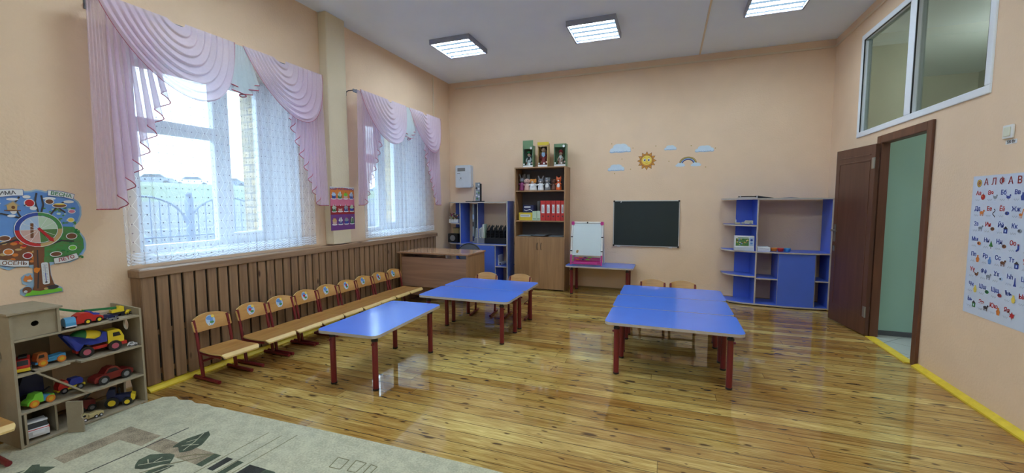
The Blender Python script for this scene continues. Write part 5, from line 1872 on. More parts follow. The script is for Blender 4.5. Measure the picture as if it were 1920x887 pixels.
# ------------------------------------------------------------------ birthday cake poster on the pilaster
XP = LX + 0.1155
po = thing('cake_poster', 'purple poster of twelve birthday cakes between the two windows', 'poster', (XP, 3.88, 1.32))
MB().box(XP, XP + 0.0015, 3.70, 4.085, 1.078, 1.578).build('sheet', M['print_purple'], po)
p = Print(lambda a, b_, k: (XP + 0.0015 + k, a, b_))
p.poly([(3.70, 1.45), (4.085, 1.45), (4.085, 1.578), (3.70, 1.578)], 'print_orange', 1)
p.poly([(3.70, 1.36), (4.085, 1.36), (4.085, 1.45), (3.70, 1.45)], 'print_pink', 1)
p.poly([(3.70, 1.26), (4.085, 1.26), (4.085, 1.36), (3.70, 1.36)], 'title_red', 1)
p.poly([(3.70, 1.535)] + [(3.70 + .385 * k / 12, 1.548 + .02 * sin(pi * k / 12)) for k in range(13)] + [(4.085, 1.578), (3.70, 1.578)], 'paper', 2)
p.text('НАШИ ИМЕНИННИКИ', 0.036, 3.893, 1.553, 'print_purple', 3, 0, 0.02)
cols = ['print_paleblue', 'pale_green', 'toy_lime', 'print_paleblue', 'pale_green', 'title_red', 'print_grey', 'pale_green', 'print_tan', 'paper', 'print_grey', 'print_leaf']
for r_ in range(3):
    for c_ in range(4):
        a, b_ = 3.755 + .094 * c_, 1.478 - .148 * r_
        k = cols[r_ * 4 + c_]
        p.disc(a, b_ - .036, .040, .010, 'paper', 3, 16)
        p.poly([(a - .026, b_ - .034), (a + .026, b_ - .034), (a + .032, b_), (a - .032, b_)], ['print_blue', 'toy_green', 'puppet_pink', 'print_blue'][(c_ + r_) % 4], 4)
        p.disc(a, b_ + .010, .034, .016, k, 5, 14).disc(a, b_ + .026, .022, .014, k, 6, 12).disc(a + .004, b_ + .036, .008, .007, 'paper' if c_ % 2 else 'print_red', 7, 10)
        for kk in range(2 if (r_ + c_) % 2 else 0):
            p.line([(a - .010 + .022 * kk, b_ - .02), (a - .010 + .022 * kk, b_ + .048)], .005, 'paper', 8)
            p.line([(a - .004 + .022 * kk, b_ - .02), (a - .004 + .022 * kk, b_ + .040)], .004, 'print_dark', 8)
p.build('printed_cakes', po)

# ------------------------------------------------------------------ alphabet poster on the right wall
XR_ = RX - 0.0015
al = thing('alphabet_poster', 'pale blue alphabet poster with letters and small pictures on the right wall', 'poster', (RX, 3.55, 1.08))
MB().box(XR_ - 0.001, XR_, 3.235, 3.868, 0.607, 1.557).build('sheet', M['posterpaper'], al)
# on this wall the reading direction runs towards -y
p = Print(lambda a, b_, k: (XR_ - 0.001 - k, 3.868 - a, b_))
for i, chh in enumerate('АЛФАВИТ'):
    p.text(chh, 0.062, 0.130 + 0.071 * i, 1.512, 'title_red', 2, 0, 0.012)
p.disc(0.064, 1.508, .024, .026, 'print_brown', 1).ring(0.064, 1.508, .020, .022, .005, 'print_yellow', 2).disc(0.064, 1.508, .010, .011, 'print_tan', 2).disc(0.066, 1.508, .006, .007, 'title_red', 3)
rows = [['Аа', 'Әә', 'Бб', 'Вв', 'Гг'], ['Дд', 'Ее', 'Ёё', 'Жж', 'Җҗ'], ['Зз', 'Ии', 'Йй', 'Кк', 'Лл'], ['Мм', 'Нн', 'Ңң', 'Оо', 'Өө'], ['Пп', 'Рр', 'Сс', 'Тт', 'Уу'], ['Үү', 'Фф', 'Хх', 'Һһ', 'Цц'], ['Чч', 'Шш', 'Щщ', 'Ъъ', 'Ыы'], ['Ьь', 'Ээ', 'Юю', 'Яя']]
redset = {'А', 'Ә', 'Е', 'Ё', 'И', 'О', 'Ө', 'У', 'Ү', 'Ы', 'Э', 'Ю', 'Я'}


def glyph(p, kind, a, b_, c1, c2='print_dark'):
    if kind == 'apple':
        p.disc(a, b_, .020, .019, c1, 2).line([(a, b_ + .015), (a + .004, b_ + .027)], .003, c2, 3).disc(a - .006, b_ + .005, .005, .006, 'print_orange', 3, 8)
    elif kind == 'bird':
        p.disc(a, b_ - .004, .017, .009, c1, 2).disc(a + .014, b_ + .008, .007, .007, c1, 2, 10).poly([(a - .014, b_ - .002), (a - .026, b_ + .012), (a - .006, b_ + .004)], c1, 2).line([(a, b_ - .012), (a, b_ - .024)], .002, c2, 2)
    elif kind == 'vase':
        p.poly([(a - .008, b_ + .024), (a + .008, b_ + .024), (a + .006, b_ + .014), (a + .017, b_), (a + .010, b_ - .024), (a - .010, b_ - .024), (a - .017, b_), (a - .006, b_ + .014)], c1, 2)
    elif kind == 'beast':
        p.disc(a, b_, .020, .010, c1, 2).disc(a + .020, b_ + .012, .008, .007, c1, 2, 10)
        for k in (-.014, -.006, .008, .015):
            p.line([(a + k, b_ - .004), (a + k, b_ - .022)], .004, c1, 2)
    elif kind == 'tall':
        p.disc(a - .004, b_ - .006, .014, .008, c1, 2).line([(a + .006, b_ - .004), (a + .014, b_ + .026)], .006, c1, 2).disc(a + .017, b_ + .027, .007, .004, c1, 2, 8)
        for k in (-.014, -.002, .006):
            p.line([(a + k, b_ - .006), (a + k, b_ - .028)], .003, c1, 2)
    elif kind == 'snake':
        p.line([(a + .010 * sin(k * .9), b_ + .026 - .006 * k) for k in range(10)], .006, c1, 2)
    elif kind == 'house':
        p.poly([(a - .016, b_ - .022), (a + .016, b_ - .022), (a + .016, b_ + .006), (a - .016, b_ + .006)], c1, 2).poly([(a - .020, b_ + .006), (a + .020, b_ + .006), (a, b_ + .024)], c2, 3).poly([(a - .005, b_ - .014), (a + .005, b_ - .014), (a + .005, b_), (a - .005, b_)], 'print_paleblue', 3)
    elif kind == 'tree':
        p.poly([(a - .018, b_ - .012), (a + .018, b_ - .012), (a, b_ + .028)], c1, 2).line([(a, b_ - .012), (a, b_ - .026)], .004, 'print_brown', 2)
    elif kind == 'sock':
        p.poly([(a - .006, b_ + .024), (a + .008, b_ + .024), (a + .008, b_ - .010), (a - .010, b_ - .024), (a - .018, b_ - .018), (a - .006, b_ - .004)], c1, 2).poly([(a - .006, b_ + .024), (a + .008, b_ + .024), (a + .008, b_ + .017), (a - .006, b_ + .017)], 'title_red', 3)
    elif kind == 'oval':
        p.disc(a, b_, .018, .012, c1, 2).disc(a - .004, b_ + .001, .008, .005, c2, 3, 10)
    elif kind == 'leaf':
        p.poly([(a, b_ + .026), (a + .007, b_ + .012), (a + .022, b_ + .014), (a + .014, b_), (a + .018, b_ - .012), (a + .004, b_ - .010), (a, b_ - .026), (a - .005, b_ - .010), (a - .019, b_ - .010), (a - .013, b_ + .002), (a - .021, b_ + .014), (a - .006, b_ + .011)], c1, 2)
    elif kind == 'statue':
        p.poly([(a - .012, b_ - .026), (a + .012, b_ - .026), (a + .006, b_ - .008), (a + .003, b_ + .026), (a - .003, b_ + .026), (a - .006, b_ - .008)], c1, 2)


icons = [[('apple', 'print_red'), ('bird', 'print_grey'), ('bird', 'print_blue'), ('vase', 'print_blue'), ('bird', 'print_grey')],
         [('beast', 'print_orange'), ('snake', 'print_dark'), ('oval', 'print_blue'), ('tall', 'print_orange'), ('oval', 'print_brown')],
         [('beast', 'print_grey'), ('oval', 'print_brown'), ('house', 'print_blue'), ('oval', 'print_grey'), ('beast', 'print_tan')],
         [('oval', 'print_orange'), ('tree', 'print_green'), ('oval', 'print_brown'), ('sock', 'print_blue'), ('oval', 'print_pink')],
         [('vase', 'print_orange'), ('vase', 'print_sky'), ('beast', 'print_brown'), ('house', 'print_blue'), ('oval', 'print_grey')],
         [('bird', 'print_brown'), ('beast', 'print_grey'), ('oval', 'print_paleblue'), ('statue', 'print_blue'), ('bird', 'print_yellow')],
         [('vase', 'print_yellow'), ('oval', 'toy_green'), ('oval', 'title_red'), ('vase', 'print_yellow'), ('oval', 'print_red')],
         [('house', 'print_green'), ('beast', 'print_dark'), ('vase', 'print_orange'), ('leaf', 'print_red')]]
for r_, row in enumerate(rows):
    for c_, s_ in enumerate(row):
        a, b_ = 0.066 + 0.113 * c_, 1.440 - 0.1045 * r_
        p.text(s_, 0.040, a, b_, 'print_red' if s_[0] in redset else 'print_blue', 2, 0, 0.02)
        kd, cc = icons[r_][c_]
        glyph(p, kd, a + 0.044, b_ - 0.026, cc)
        p.line([(a - .026 + .006 * k, b_ - .046 + .007 * sin(k * 2.1 + r_)) for k in range(8)], .0018, 'print_grey', 2)
p.build('printed_letters', al)

# light switch with its small note
sw = thing('light_switch', 'white light switch above the alphabet poster', 'light switch', (RX, 3.58, 1.82))
MB().box(RX - 0.012, RX - 0.001, 3.532, 3.618, 1.778, 1.862).build('plate', M['white'], sw, 0.003)
MB().box(RX - 0.018, RX - 0.012, 3.548, 3.602, 1.792, 1.848).build('rocker', K('switch_cream', (222, 222, 200)), sw, 0.002)
nt = thing('switch_note', 'small white paper note reading 220 under the light switch', 'note', (RX, 3.555, 1.757))
MB().box(RX - 0.002, RX - 0.001, 3.508, 3.60, 1.742, 1.768).build('paper_slip', M['paper'], nt)
p = Print(lambda a, b_, k: (RX - 0.002 - k, -a, b_))
p.text('220 Вт', 0.024, -3.554, 1.755, 'print_dark', 1, 0, 0.02)
p.build('printed_text', nt)

# ------------------------------------------------------------------ back wall: chalkboard, stickers, device
YB = DY
cb = thing('chalkboard', 'dark green chalkboard in a thin metal frame on the far wall', 'chalkboard', (-0.31, YB, 1.06))
bx0, bx1, bz0, bz1 = -0.797, 0.172, 0.711, 1.421
MB().box(bx0 + .012, bx1 - .012, YB - 0.014, YB - 0.002, bz0 + .012, bz1 - .012).build('board', M['chalk'], cb)
fr = MB()
for a, b_, c_, d_ in ((bx0, bx1, bz0, bz0 + .014), (bx0, bx1, bz1 - .014, bz1), (bx0, bx0 + .014, bz0, bz1), (bx1 - .014, bx1, bz0, bz1)):
    fr.box(a, b_, YB - 0.018, YB - 0.001, c_, d_)
fr.build('frame', M['alu'], cb, 0.002)
for a in (bx0, bx1 - .026):
    for b_ in (bz0 - .002, bz1 - .024):
        MB().box(a, a + .026, YB - 0.021, YB - 0.001, b_, b_ + .026).build('corner_cap', M['black'], cb, 0.004)
for a in (bx0 + .09, bx1 - .12):
    MB().prism([(a - .025, bz0 + .002), (a + .025, bz0 + .002), (a + .02, bz0 - .010), (a - .02, bz0 - .010)], 'y', YB - .022, YB - .002).build('clip', M['white'], cb, .002)
mg = MB().prism([(bx0 + .108, bz1 - .030), (bx0 + .116, bz1 - .012), (bx0 + .128, bz1 - .014), (bx0 + .124, bz1 - .022), (bx0 + .116, bz1 - .034)], 'y', YB - .018, YB - .0145)
tag(mg.build('magnet', M['white']), 'tiny white magnet at the upper left of the chalkboard', 'magnet')


def cloud(x, z, w_, h_, label, name='cloud_sticker'):
    t_ = thing(name, label, 'wall sticker', (x, YB, z), 'cloud stickers on the far wall')
    p_ = Print(lambda a, b_, k: (a, YB - 0.0006 - k, b_), 0, 0.0003)
    lob = [(-.30, -.12, .20, .20), (-.1, .12, .26, .36), (.12, .14, .24, .34), (.30, -.05, .20, .24), (.02, -.1, .42, .24), (-.40, -.24, .11, .11), (.41, -.22, .10, .10)]
    for a, b_, rx, ry in lob:
        p_.disc(x + a * w_, z + (b_ - .06) * h_, rx * w_ + .002, ry * h_ + .002, 'cloud_blue', 0)
    for a, b_, rx, ry in lob:
        p_.disc(x + a * w_, z + (b_ + .01) * h_, rx * w_, ry * h_ * .94, 'cloud_white', 1)
    for a in (-.22, .02, .24):
        p_.ring(x + a * w_, z - .16 * h_, .10 * w_, .16 * h_, .004, 'cloud_blue', 2, -2.8, -.4, 8)
    p_.build('printed_cloud', t_)
    return t_


cloud(-0.71, 2.222, .31, .155, 'large cloud sticker at the upper left of the sun sticker')
cloud(-0.768, 1.927, .245, .115, 'cloud sticker low on the left, below the large cloud')
cloud(0.015, 2.198, .165, .080, 'small cloud sticker above between sun and rainbow')
cloud(0.477, 2.160, .245, .105, 'cloud sticker at the upper right of the rainbow')
su = thing('sun_sticker', 'smiling sun sticker with pointed rays on the far wall', 'wall sticker', (-0.315, YB, 2.02))
p = Print(lambda a, b_, k: (a, YB - 0.0006 - k, b_), 0, 0.0003)
sx, sz = -0.315, 2.020
for k in range(12):
    a = k * pi / 6 + pi / 2
    for rr, ww, mm, lv in ((.142, .034, 'print_brown', 0), (.134, .029, 'sun_orange', 1)):
        c1, s1 = cos(a), sin(a)
        p.poly([(sx + .082 * c1 - ww * s1, sz + .082 * s1 + ww * c1), (sx + rr * c1, sz + rr * s1), (sx + .082 * c1 + ww * s1, sz + .082 * s1 - ww * c1)], mm, lv)
p.disc(sx, sz, .092, .092, 'print_brown', 2, 32).disc(sx, sz, .086, .086, 'sun_orange', 3, 32).disc(sx, sz + .008, .072, .070, 'sun_yellow', 4, 28)
for sg in (-1, 1):
    p.disc(sx + sg * .031, sz + .012, .020, .022, 'paper', 5, 16).disc(sx + sg * .029, sz + .011, .013, .015, 'print_dark', 6, 14).disc(sx + sg * .032, sz + .017, .004, .005, 'paper', 7, 8)
    p.line([(sx + sg * .020, sz + .044), (sx + sg * .032, sz + .048), (sx + sg * .042, sz + .042)], .004, 'print_brown', 5)
p.disc(sx, sz - .008, .006, .005, 'sun_orange', 6, 8)
p.line([(sx - .022, sz - .030), (sx - .010, sz - .038), (sx + .010, sz - .038), (sx + .022, sz - .030)], .005, 'title_red', 6)
p.build('printed_sun', su)
rb = thing('rainbow_sticker', 'rainbow sticker ending in two little clouds on the far wall', 'wall sticker', (0.26, YB, 1.98))
p = Print(lambda a, b_, k: (a, YB - 0.0006 - k, b_), 0, 0.0003)
for i, mm in enumerate(['print_brown', 'print_yellow', 'print_dark', 'print_grey', 'print_paleblue', 'print_blue', 'toy_navy']):
    p.ring(0.262, 1.965, .118 - .0072 * i, .093 - .0068 * i, .0074, mm, 1, 0, pi, 20)
for cx_, w_ in ((0.160, .135), (0.372, .145)):
    for a, b_, rx, ry in [(-.30, -.12, .20, .20), (-.1, .12, .26, .34), (.14, .08, .24, .32), (.30, -.1, .18, .2), (.02, -.12, .42, .22)]:
        p.disc(cx_ + a * w_, 1.940 + b_ * .06, rx * w_, ry * .06 + .004, 'cloud_white', 3)
p.build('printed_rainbow', rb)
for a, b_, wh in ((-.68, 2.06, 'between the large and low left clouds'), (-.52, 2.22, 'just right of the large cloud'), (-.55, 1.90, 'right of the low left cloud'), (-.19, 2.235, 'above right of the sun'),
                  (.0, 2.0, 'midway between sun and rainbow'), (.30, 2.215, 'above the rainbow'), (.62, 2.165, 'at the far right of the upper right cloud'), (.50, 1.90, 'low right of the rainbow'),
                  (-.84, 2.30, 'above left of the large cloud'), (-.79, 1.84, 'below the low left cloud')):
    o = MB().prism(ring_pts(a, b_, .009, .009, 10), 'y', YB - .0012, YB - .0004).build('dot_sticker', M['print_tan'])
    tag(o, 'tiny tan dot sticker ' + wh, 'wall sticker', 'tiny dot stickers on the far wall')

ap = thing('air_purifier', 'white wall mounted air purifier box left of the bookcase', 'air purifier', (-3.375, YB, 1.66))
MB().prism(rrect(-3.525, -3.225, 1.662, 2.05, .025), 'y', 6.60, YB - .001).build('housing', K('purifier_white', (206, 214, 224), 0.4), ap, 0.008, 3)
MB().box(-3.485, -3.335, 6.5975, 6.602, 1.945, 2.005).build('vent', M['toy_grey'], ap, 0.002)
p = Print(lambda a, b_, k: (a, 6.599 - k, b_), 0, 0.0003)
p.poly([(-3.49, 1.905), (-3.435, 1.905), (-3.435, 1.911), (-3.49, 1.911)], 'print_dark', 1).disc(-3.42, 1.828, .014, .009, 'print_dark', 1).poly([(-3.452, 1.795), (-3.388, 1.795), (-3.388, 1.802), (-3.452, 1.802)], 'print_grey', 1)
p.build('printed_mark', ap)
MB().tube([(-3.225, 6.67, 1.72), (-3.205, 6.685, 1.68), (-3.20, 6.685, 1.55), (-3.215, 6.685, 1.46), (-3.22, 6.68, 1.412)], .003, 6).build('cord', M['toy_grey'], ap)

# ------------------------------------------------------------------ easel on the table by the wall
TZ = 0.4405
es = thing('easel', 'small whiteboard easel with magenta corners and bead tray on the wall table', 'easel', (-1.13, 6.3, TZ))
ex0, ex1 = -1.365, -0.905
fy0, fy1, ez = 6.21, 6.335, 1.10


def lean(z):
    return lerp(fy0, fy1, (z - TZ) / (ez - TZ))


bz0_, bz1_ = 0.595, 1.085
m_ = MB().add([(x_, lean(z_) + o_, z_) for o_ in (0, .012) for x_, z_ in ((ex0 + .014, bz0_), (ex1 - .014, bz0_), (ex1 - .014, bz1_), (ex0 + .014, bz1_))],
              [(0, 1, 2, 3), (7, 6, 5, 4), (0, 4, 5, 1), (1, 5, 6, 2), (2, 6, 7, 3), (3, 7, 4, 0)])
m_.build('whiteboard', M['whiteboard'], es)
for i, x_ in enumerate((ex0, ex1)):
    MB().tube([(x_, lean(0.60), 0.60), (x_, lean(ez - .03), ez - .03)], .012, 10).build('side_post', M['white'], es)
    MB().tube([(x_, lean(TZ + .01), TZ + .012), (x_, lean(0.60), 0.60)], .013, 10).build('leg', M['magenta'], es)
    MB().tube([(x_, 6.50, TZ + .012), (x_, fy1 + .02, ez - .03)], .011, 10).build('rear_leg', M['white'], es)
    c_ = MB().prism(rrect(x_ - .022 + (.010 if i == 0 else -.010), x_ + .022 + (.010 if i == 0 else -.010), ez - .05, ez + .003, .012), 'y', lean(ez) - .022, lean(ez) + .02)
    c_.build('corner', M['magenta'], es, .004)
    for zz in (0.66, 0.87):
        MB().box(x_ - .016, x_ + .016, lean(zz) - .016, lean(zz) + .004, zz - .006, zz + .008).build('clip', M['black'], es, .002)
MB().tube([(ex0 + .02, lean(ez) - .004, ez - .012), (ex1 - .02, lean(ez) - .004, ez - .012)], .012, 10).build('top_bar', M['white'], es)
MB().box(-1.142, -1.122, lean(ez) - .022, lean(ez) + .004, ez - .026, ez - .002).build('clip', M['black'], es, .002)
tyy = lean(0.5)
tb = MB()
tb.box(ex0, ex1, tyy - .012, tyy + .10, 0.462, 0.468)
tb.box(ex0 + .05, ex1 - .06, tyy - .045, tyy - .010, 0.468, 0.492)
tb.box(ex0, ex1, tyy - .008, tyy + .002, 0.485, 0.497)
tb.box(ex0 + .03, ex1 - .03, tyy + .08, tyy + .09, 0.468, 0.56)
tb.build('tray', M['magenta'], es, .003)
for k, zz in enumerate((0.565, 0.532)):
    rd = MB().tube([(ex0, tyy + .01, zz), (ex1, tyy + .01, zz)], .003, 6).build('bead_rod', M['toy_grey'], es)
    for j, (xs_, mm) in enumerate(((-1.235 - .05 * k, 'toy_orange'), (-1.16 - .03 * k, 'toy_navy'), (-1.10 - .03 * k, 'toy_lime'))):
        for q in range(3 if j != 1 else 2):
            MB().ell((xs_ + .019 * q, tyy + .01, zz), (.0095, .011, .011), nu=10, nv=6).build('bead', M[mm], rd)
pz = MB().prism([(-1.285, 0.618), (-1.262, 0.612), (-1.258, 0.645), (-1.246, 0.664), (-1.27, 0.676), (-1.29, 0.66)], 'y', lean(.64) - .0025, lean(.64) - .0008)
tag(pz.build('picture_magnet', M['print_tan']), 'small tan picture magnet on the easel whiteboard', 'magnet')

# ------------------------------------------------------------------ boxed dolls on the bookcase
BT = WZ + 0.0185


def doll(parent, x, y, z, h, dress, hair, hat=None, scarf=None):
    """small standing doll; all pieces are parts of the parent"""
    d_ = MB()
    d_.lathe([(0, 0), (.20 * h, 0), (.19 * h, .05 * h), (.13 * h, .34 * h), (.095 * h, .48 * h), (.10 * h, .58 * h), (.075 * h, .66 * h), (.03 * h, .69 * h), (0, .69 * h)], (x, y, z), 16)
    d_.tube([(x - .09 * h, y - .01, z + .60 * h), (x - .16 * h, y - .02, z + .46 * h), (x - .12 * h, y - .05, z + .34 * h)], .030 * h, 7)
    d_.tube([(x + .09 * h, y - .01, z + .60 * h), (x + .16 * h, y - .02, z + .46 * h), (x + .12 * h, y - .05, z + .34 * h)], .030 * h, 7)
    o = d_.build('dress', M[dress], parent)
    hd_ = MB().ell((x, y, z + .80 * h), (.115 * h, .11 * h, .13 * h)).build('head', M['skin'], parent)
    f_ = MB()
    for sg in (-1, 1):
        f_.ell((x + sg * .042 * h, y - .105 * h, z + .805 * h), .014 * h, nu=8, nv=5)
    f_.ell((x, y - .105 * h, z + .745 * h), (.022 * h, .01 * h, .007 * h), nu=8, nv=5)
    f_.build('face', M['print_dark'], hd_)
    MB().ell((x, y + .02 * h, z + .83 * h), (.135 * h, .12 * h, .135 * h), zmin=-.75).build('hair', M[hair], hd_)
    if hat:
        MB().lathe([(.17 * h, 0), (.17 * h, .015 * h), (.12 * h, .02 * h), (.11 * h, .09 * h), (.06 * h, .13 * h), (0, .135 * h)], (x, y, z + .88 * h), 16).build('hat', M[hat], hd_)
    if scarf:
        MB().prism([(x - .06 * h, z + .66 * h), (x + .07 * h, z + .66 * h), (x + .09 * h, z + .52 * h), (x, z + .44 * h), (x - .08 * h, z + .54 * h)], 'y', y - .115 * h, y - .085 * h).build('scarf', M[scarf], parent)
    return o


M['film'] = glass_mat('clear_box_film', (240, 244, 244), 1.2)


def doll_box(label, x0, x1, h, col, header, args, plate='paper', flap=0.0):
    y0, y1 = 6.42, 6.54
    t_ = thing('boxed_doll', label, 'boxed doll', ((x0 + x1) / 2, 6.48, BT), 'boxed dolls on top of the bookcase')
    b2 = MB()
    b2.box(x0, x1, y1 - .003, y1, BT, BT + h)
    b2.box(x0, x1, y0, y1 - .003, BT, BT + .004)
    b2.box(x0, x0 + .003, y0, y1 - .003, BT + .004, BT + h)
    b2.box(x1 - .003, x1, y0, y1 - .003, BT + .004, BT + h)
    b2.box(x0, x1, y0, y1, BT + h, BT + h + .003)
    b2.box(x0, x1, y0 - .001, y0 + .002, BT + h * .86, BT + h + flap)
    b2.box(x0, x0 + .010, y0 - .001, y0 + .002, BT, BT + h)
    b2.box(x1 - .010, x1, y0 - .001, y0 + .002, BT, BT + h)
    b2.build('box', M[col], t_)
    MB().box(x0 + .009, x1 - .009, y0 + .0022, y0 + .003, BT + .01, BT + h * .86).build('film', M['film'], t_)
    MB().box(x0 + .004, x1 - .006, y0 - .003, y0 - .0012, BT + .003, BT + h * .10).build('name_plate', M[plate], t_, .001)
    if header:
        MB().prism(ring_pts(x1 - .035, BT + h * .90, .018, .020, 18), 'y', y0 - .004, y0 - .0012).build('round_badge', M['paper'], t_)
    for k in range(4):
        MB().prism(ring_pts(x0 + .02 + (x1 - x0 - .04) * k / 3, BT + h * (.16 + .05 * (k % 2)), .012, .014, 8), 'y', y0 - .003, y0 - .0015).build('printed_flower', M[('paper', 'print_brown', 'paper', 'puppet_pink')[k]], t_)
    doll(t_, (x0 + x1) / 2, 6.485, BT + .005, *args)
    return t_


doll_box('boxed doll in a green cap, tall green header card, left on the bookcase', -2.205, -2.033, 0.345, 'box_green', True, (.26, 'paper', 'hair_brown', 'toy_green', 'toy_black'), flap=.085)
doll_box('boxed doll in green box with red bonnet, right on the bookcase', -1.69, -1.50, 0.35, 'box_green', True, (.26, 'puppet_pink', 'title_red', 'title_red', 'paper'))
t = doll_box('boxed doll with dark hair and red coat, yellow header, middle of the bookcase top', -1.955, -1.790, 0.375, 'print_tan', False, (.345, 'title_red', 'hair_brown', 'hair_brown', 'print_paleblue'))
MB().box(-1.96, -1.775, 6.417, 6.421, BT + .345, BT + .392).build('header_card', M['box_yellow'], t)

# ------------------------------------------------------------------ hand puppets on the upper shelf
PZ = 1.5855


def puppet(kind, label, x, h, body, head, bib=None, ear=None, y=6.46, w=1.0):
    w *= 0.82
    t_ = thing('hand_puppet', label, 'hand puppet', (x, y, PZ), 'hand puppets on the bookcase shelf')
    r = .062 * w
    b2 = MB().lathe([(0, 0), (r, 0), (r * .98, .02), (r * .78, h * .42), (r * .55, h * .60), (0, h * .62)], (x, y, PZ), 18)
    for sg in (-1, 1):
        b2.tube([(x + sg * r * .5, y - .01, PZ + h * .50), (x + sg * r * 1.0, y - .03, PZ + h * .44)], .014 * w, 8)
    b2.build('body', M[body], t_)
    if bib:
        MB().ell((x, y - r * .45, PZ + h * .28), (r * .62, r * .48, h * .26)).build('bib', M[bib], t_)
    hz = PZ + h * .74
    hh = MB().ell((x, y - .005, hz), (.053 * w, .046 * w, h * .20)).build('head', M[head], t_)
    MB().ell((x, y - .042 * w, hz - .012), (.020 * w, .018, .014)).build('muzzle', M[bib or head], hh)
    f_ = MB()
    for sg in (-1, 1):
        f_.ell((x + sg * .019 * w, y - .045 * w, hz + .012), .005, nu=8, nv=5)
    f_.ell((x, y - .059 * w, hz - .008), .005, nu=8, nv=5)
    f_.build('face', M['toy_black'], hh)
    for sg in (-1, 1):
        e_ = MB()
        if ear == 'long':
            e_.tube([(x + sg * .020, y, hz + h * .10), (x + sg * .036, y, hz + h * .30), (x + sg * .044, y, hz + h * .42)], .012, 8)
        elif ear == 'round':
            e_.ell((x + sg * .036 * w, y, hz + h * .13), (.017, .009, .018))
        elif ear == 'point':
            e_.cyl((x + sg * .026, y, hz + h * .10), (x + sg * .034, y, hz + h * .30), .017, .002, 10)
        elif ear == 'flop':
            e_.ell((x + sg * .050 * w, y, hz - .004), (.014, .016, .034))
        else:
            continue
        e_.build('ear', M[head], hh)
    return t_


puppet('mouse', 'purple robed grey hand puppet at the left end of the puppet row', -2.232, .235, 'puppet_purple', 'puppet_grey', None, 'long', 6.47, 1.0)
puppet('pig', 'pale pink hand puppet with a grey cap, second in the puppet row', -2.136, .205, 'puppet_pink', 'puppet_pink', None, 'flop', 6.44)
puppet('bear', 'orange faced hand puppet with white bib in the puppet row', -2.030, .195, 'paper', 'puppet_orange', 'paper', 'round', 6.42, 1.25)
puppet('hare', 'grey and white hand puppet with tall pink ears in the puppet row', -1.905, .20, 'paper', 'puppet_grey', 'paper', 'long', 6.43)
puppet('wolf', 'dark grey hand puppet with white snout in the puppet row', -1.800, .22, 'puppet_grey', 'puppet_grey', 'paper', 'round', 6.45)
puppet('bear', 'plain brown hand puppet between the dark grey one and the fox', -1.705, .19, 'puppet_brown', 'puppet_brown', None, 'round', 6.49)
puppet('fox', 'orange fox hand puppet with white chest at the right end of the row', -1.610, .215, 'fox_orange', 'fox_orange', 'paper', 'point', 6.42, .9)
t = thing('figurine', 'tall grey figure standing behind the puppets at the left', 'figurine', (-2.235, 6.58, PZ))
MB().lathe([(0, 0), (.035, 0), (.03, .15), (.04, .20), (.035, .26), (0, .28)], (-2.235, 6.58, PZ), 14).build('body', M['book_grey'], t)
t = thing('figurine', 'pale striped box figure behind the pink puppet', 'figurine', (-2.16, 6.58, PZ))
MB().box(-2.185, -2.135, 6.56, 6.60, PZ, PZ + .27).build('body', M['toy_grey'], t, .006)

# ------------------------------------------------------------------ binders, boxes and books
BZ = 1.1085


def binder(x0, x1, label, lean_=0.0, h=.315):
    t_ = thing('binder', label, 'binder', ((x0 + x1) / 2, 6.5, BZ), 'red binders on the middle shelf')
    T_ = Matrix.Translation(((x0 + x1) / 2, 0, BZ)) @ Matrix.Rotation(lean_, 4, 'Y')
    w_ = (x1 - x0) / 2
    MB().box(-w_, w_, 6.36, 6.62, 0, h, T=T_).build('cover', M['binder_red'], t_, .003)
    lb_ = MB().box(-w_ * .55, w_ * .55, 6.358, 6.3605, h * .38, h * .80, T=T_).build('spine_label', M['paper'], t_)
    m2 = MB()
    for k in range(3):
        m2.box(-w_ * .3 + w_ * .25 * k, -w_ * .3 + w_ * .25 * k + .003, 6.3572, 6.3584, h * .42, h * (.74 - .05 * k), T=T_)
    m2.build('writing_line', M['print_dark'], t_)['kind'] = 'stuff'
    MB().cyl(T_ @ Vector((0, 6.359, h * .22)), T_ @ Vector((0, 6.362, h * .22)), .012, n=14).build('finger_ring', M['print_dark'], t_)


for x0, x1, nm in ((-1.892, -1.806, 'leftmost red binder, right of the green books'), (-1.803, -1.722, 'second red binder from the left'), (-1.716, -1.645, 'third red binder from the left'),
                   (-1.640, -1.566, 'fourth red binder from the left'), (-1.562, -1.505, 'last red binder against the right side of the bookcase')):
    binder(x0, x1, nm)
t = thing('yellow_box', 'low yellow box with a white label on the middle bookcase shelf', 'box', (-2.145, 6.45, BZ))
MB().box(-2.262, -2.035, 6.38, 6.60, BZ, BZ + .125).build('carton', M['box_yellow'], t, .003)
MB().box(-2.235, -2.065, 6.378, 6.3802, BZ + .055, BZ + .095).build('label_strip', M['paper'], t)
m2 = MB()
m2.box(-2.225, -2.085, 6.3772, 6.3784, BZ + .070, BZ + .078)
m2.build('writing', M['print_dark'], t)
t = thing('board_game_box', 'dark blue box lying on top of the yellow box', 'box', (-2.10, 6.46, BZ + .126))
MB().box(-2.195, -2.02, 6.40, 6.58, BZ + .126, BZ + .245).build('carton', M['toy_navy'], t, .002)
m2 = MB()
m2.box(-2.175, -2.07, 6.398, 6.4002, BZ + .205, BZ + .225)
m2.add([(-2.18, 6.398, BZ + .165), (-2.14, 6.398, BZ + .150), (-2.08, 6.398, BZ + .172), (-2.04, 6.398, BZ + .150), (-2.04, 6.398, BZ + .160), (-2.08, 6.398, BZ + .182), (-2.14, 6.398, BZ + .160), (-2.18, 6.398, BZ + .176)], [tuple(range(8))])
m2.build('printed_pattern', M['paper'], t)
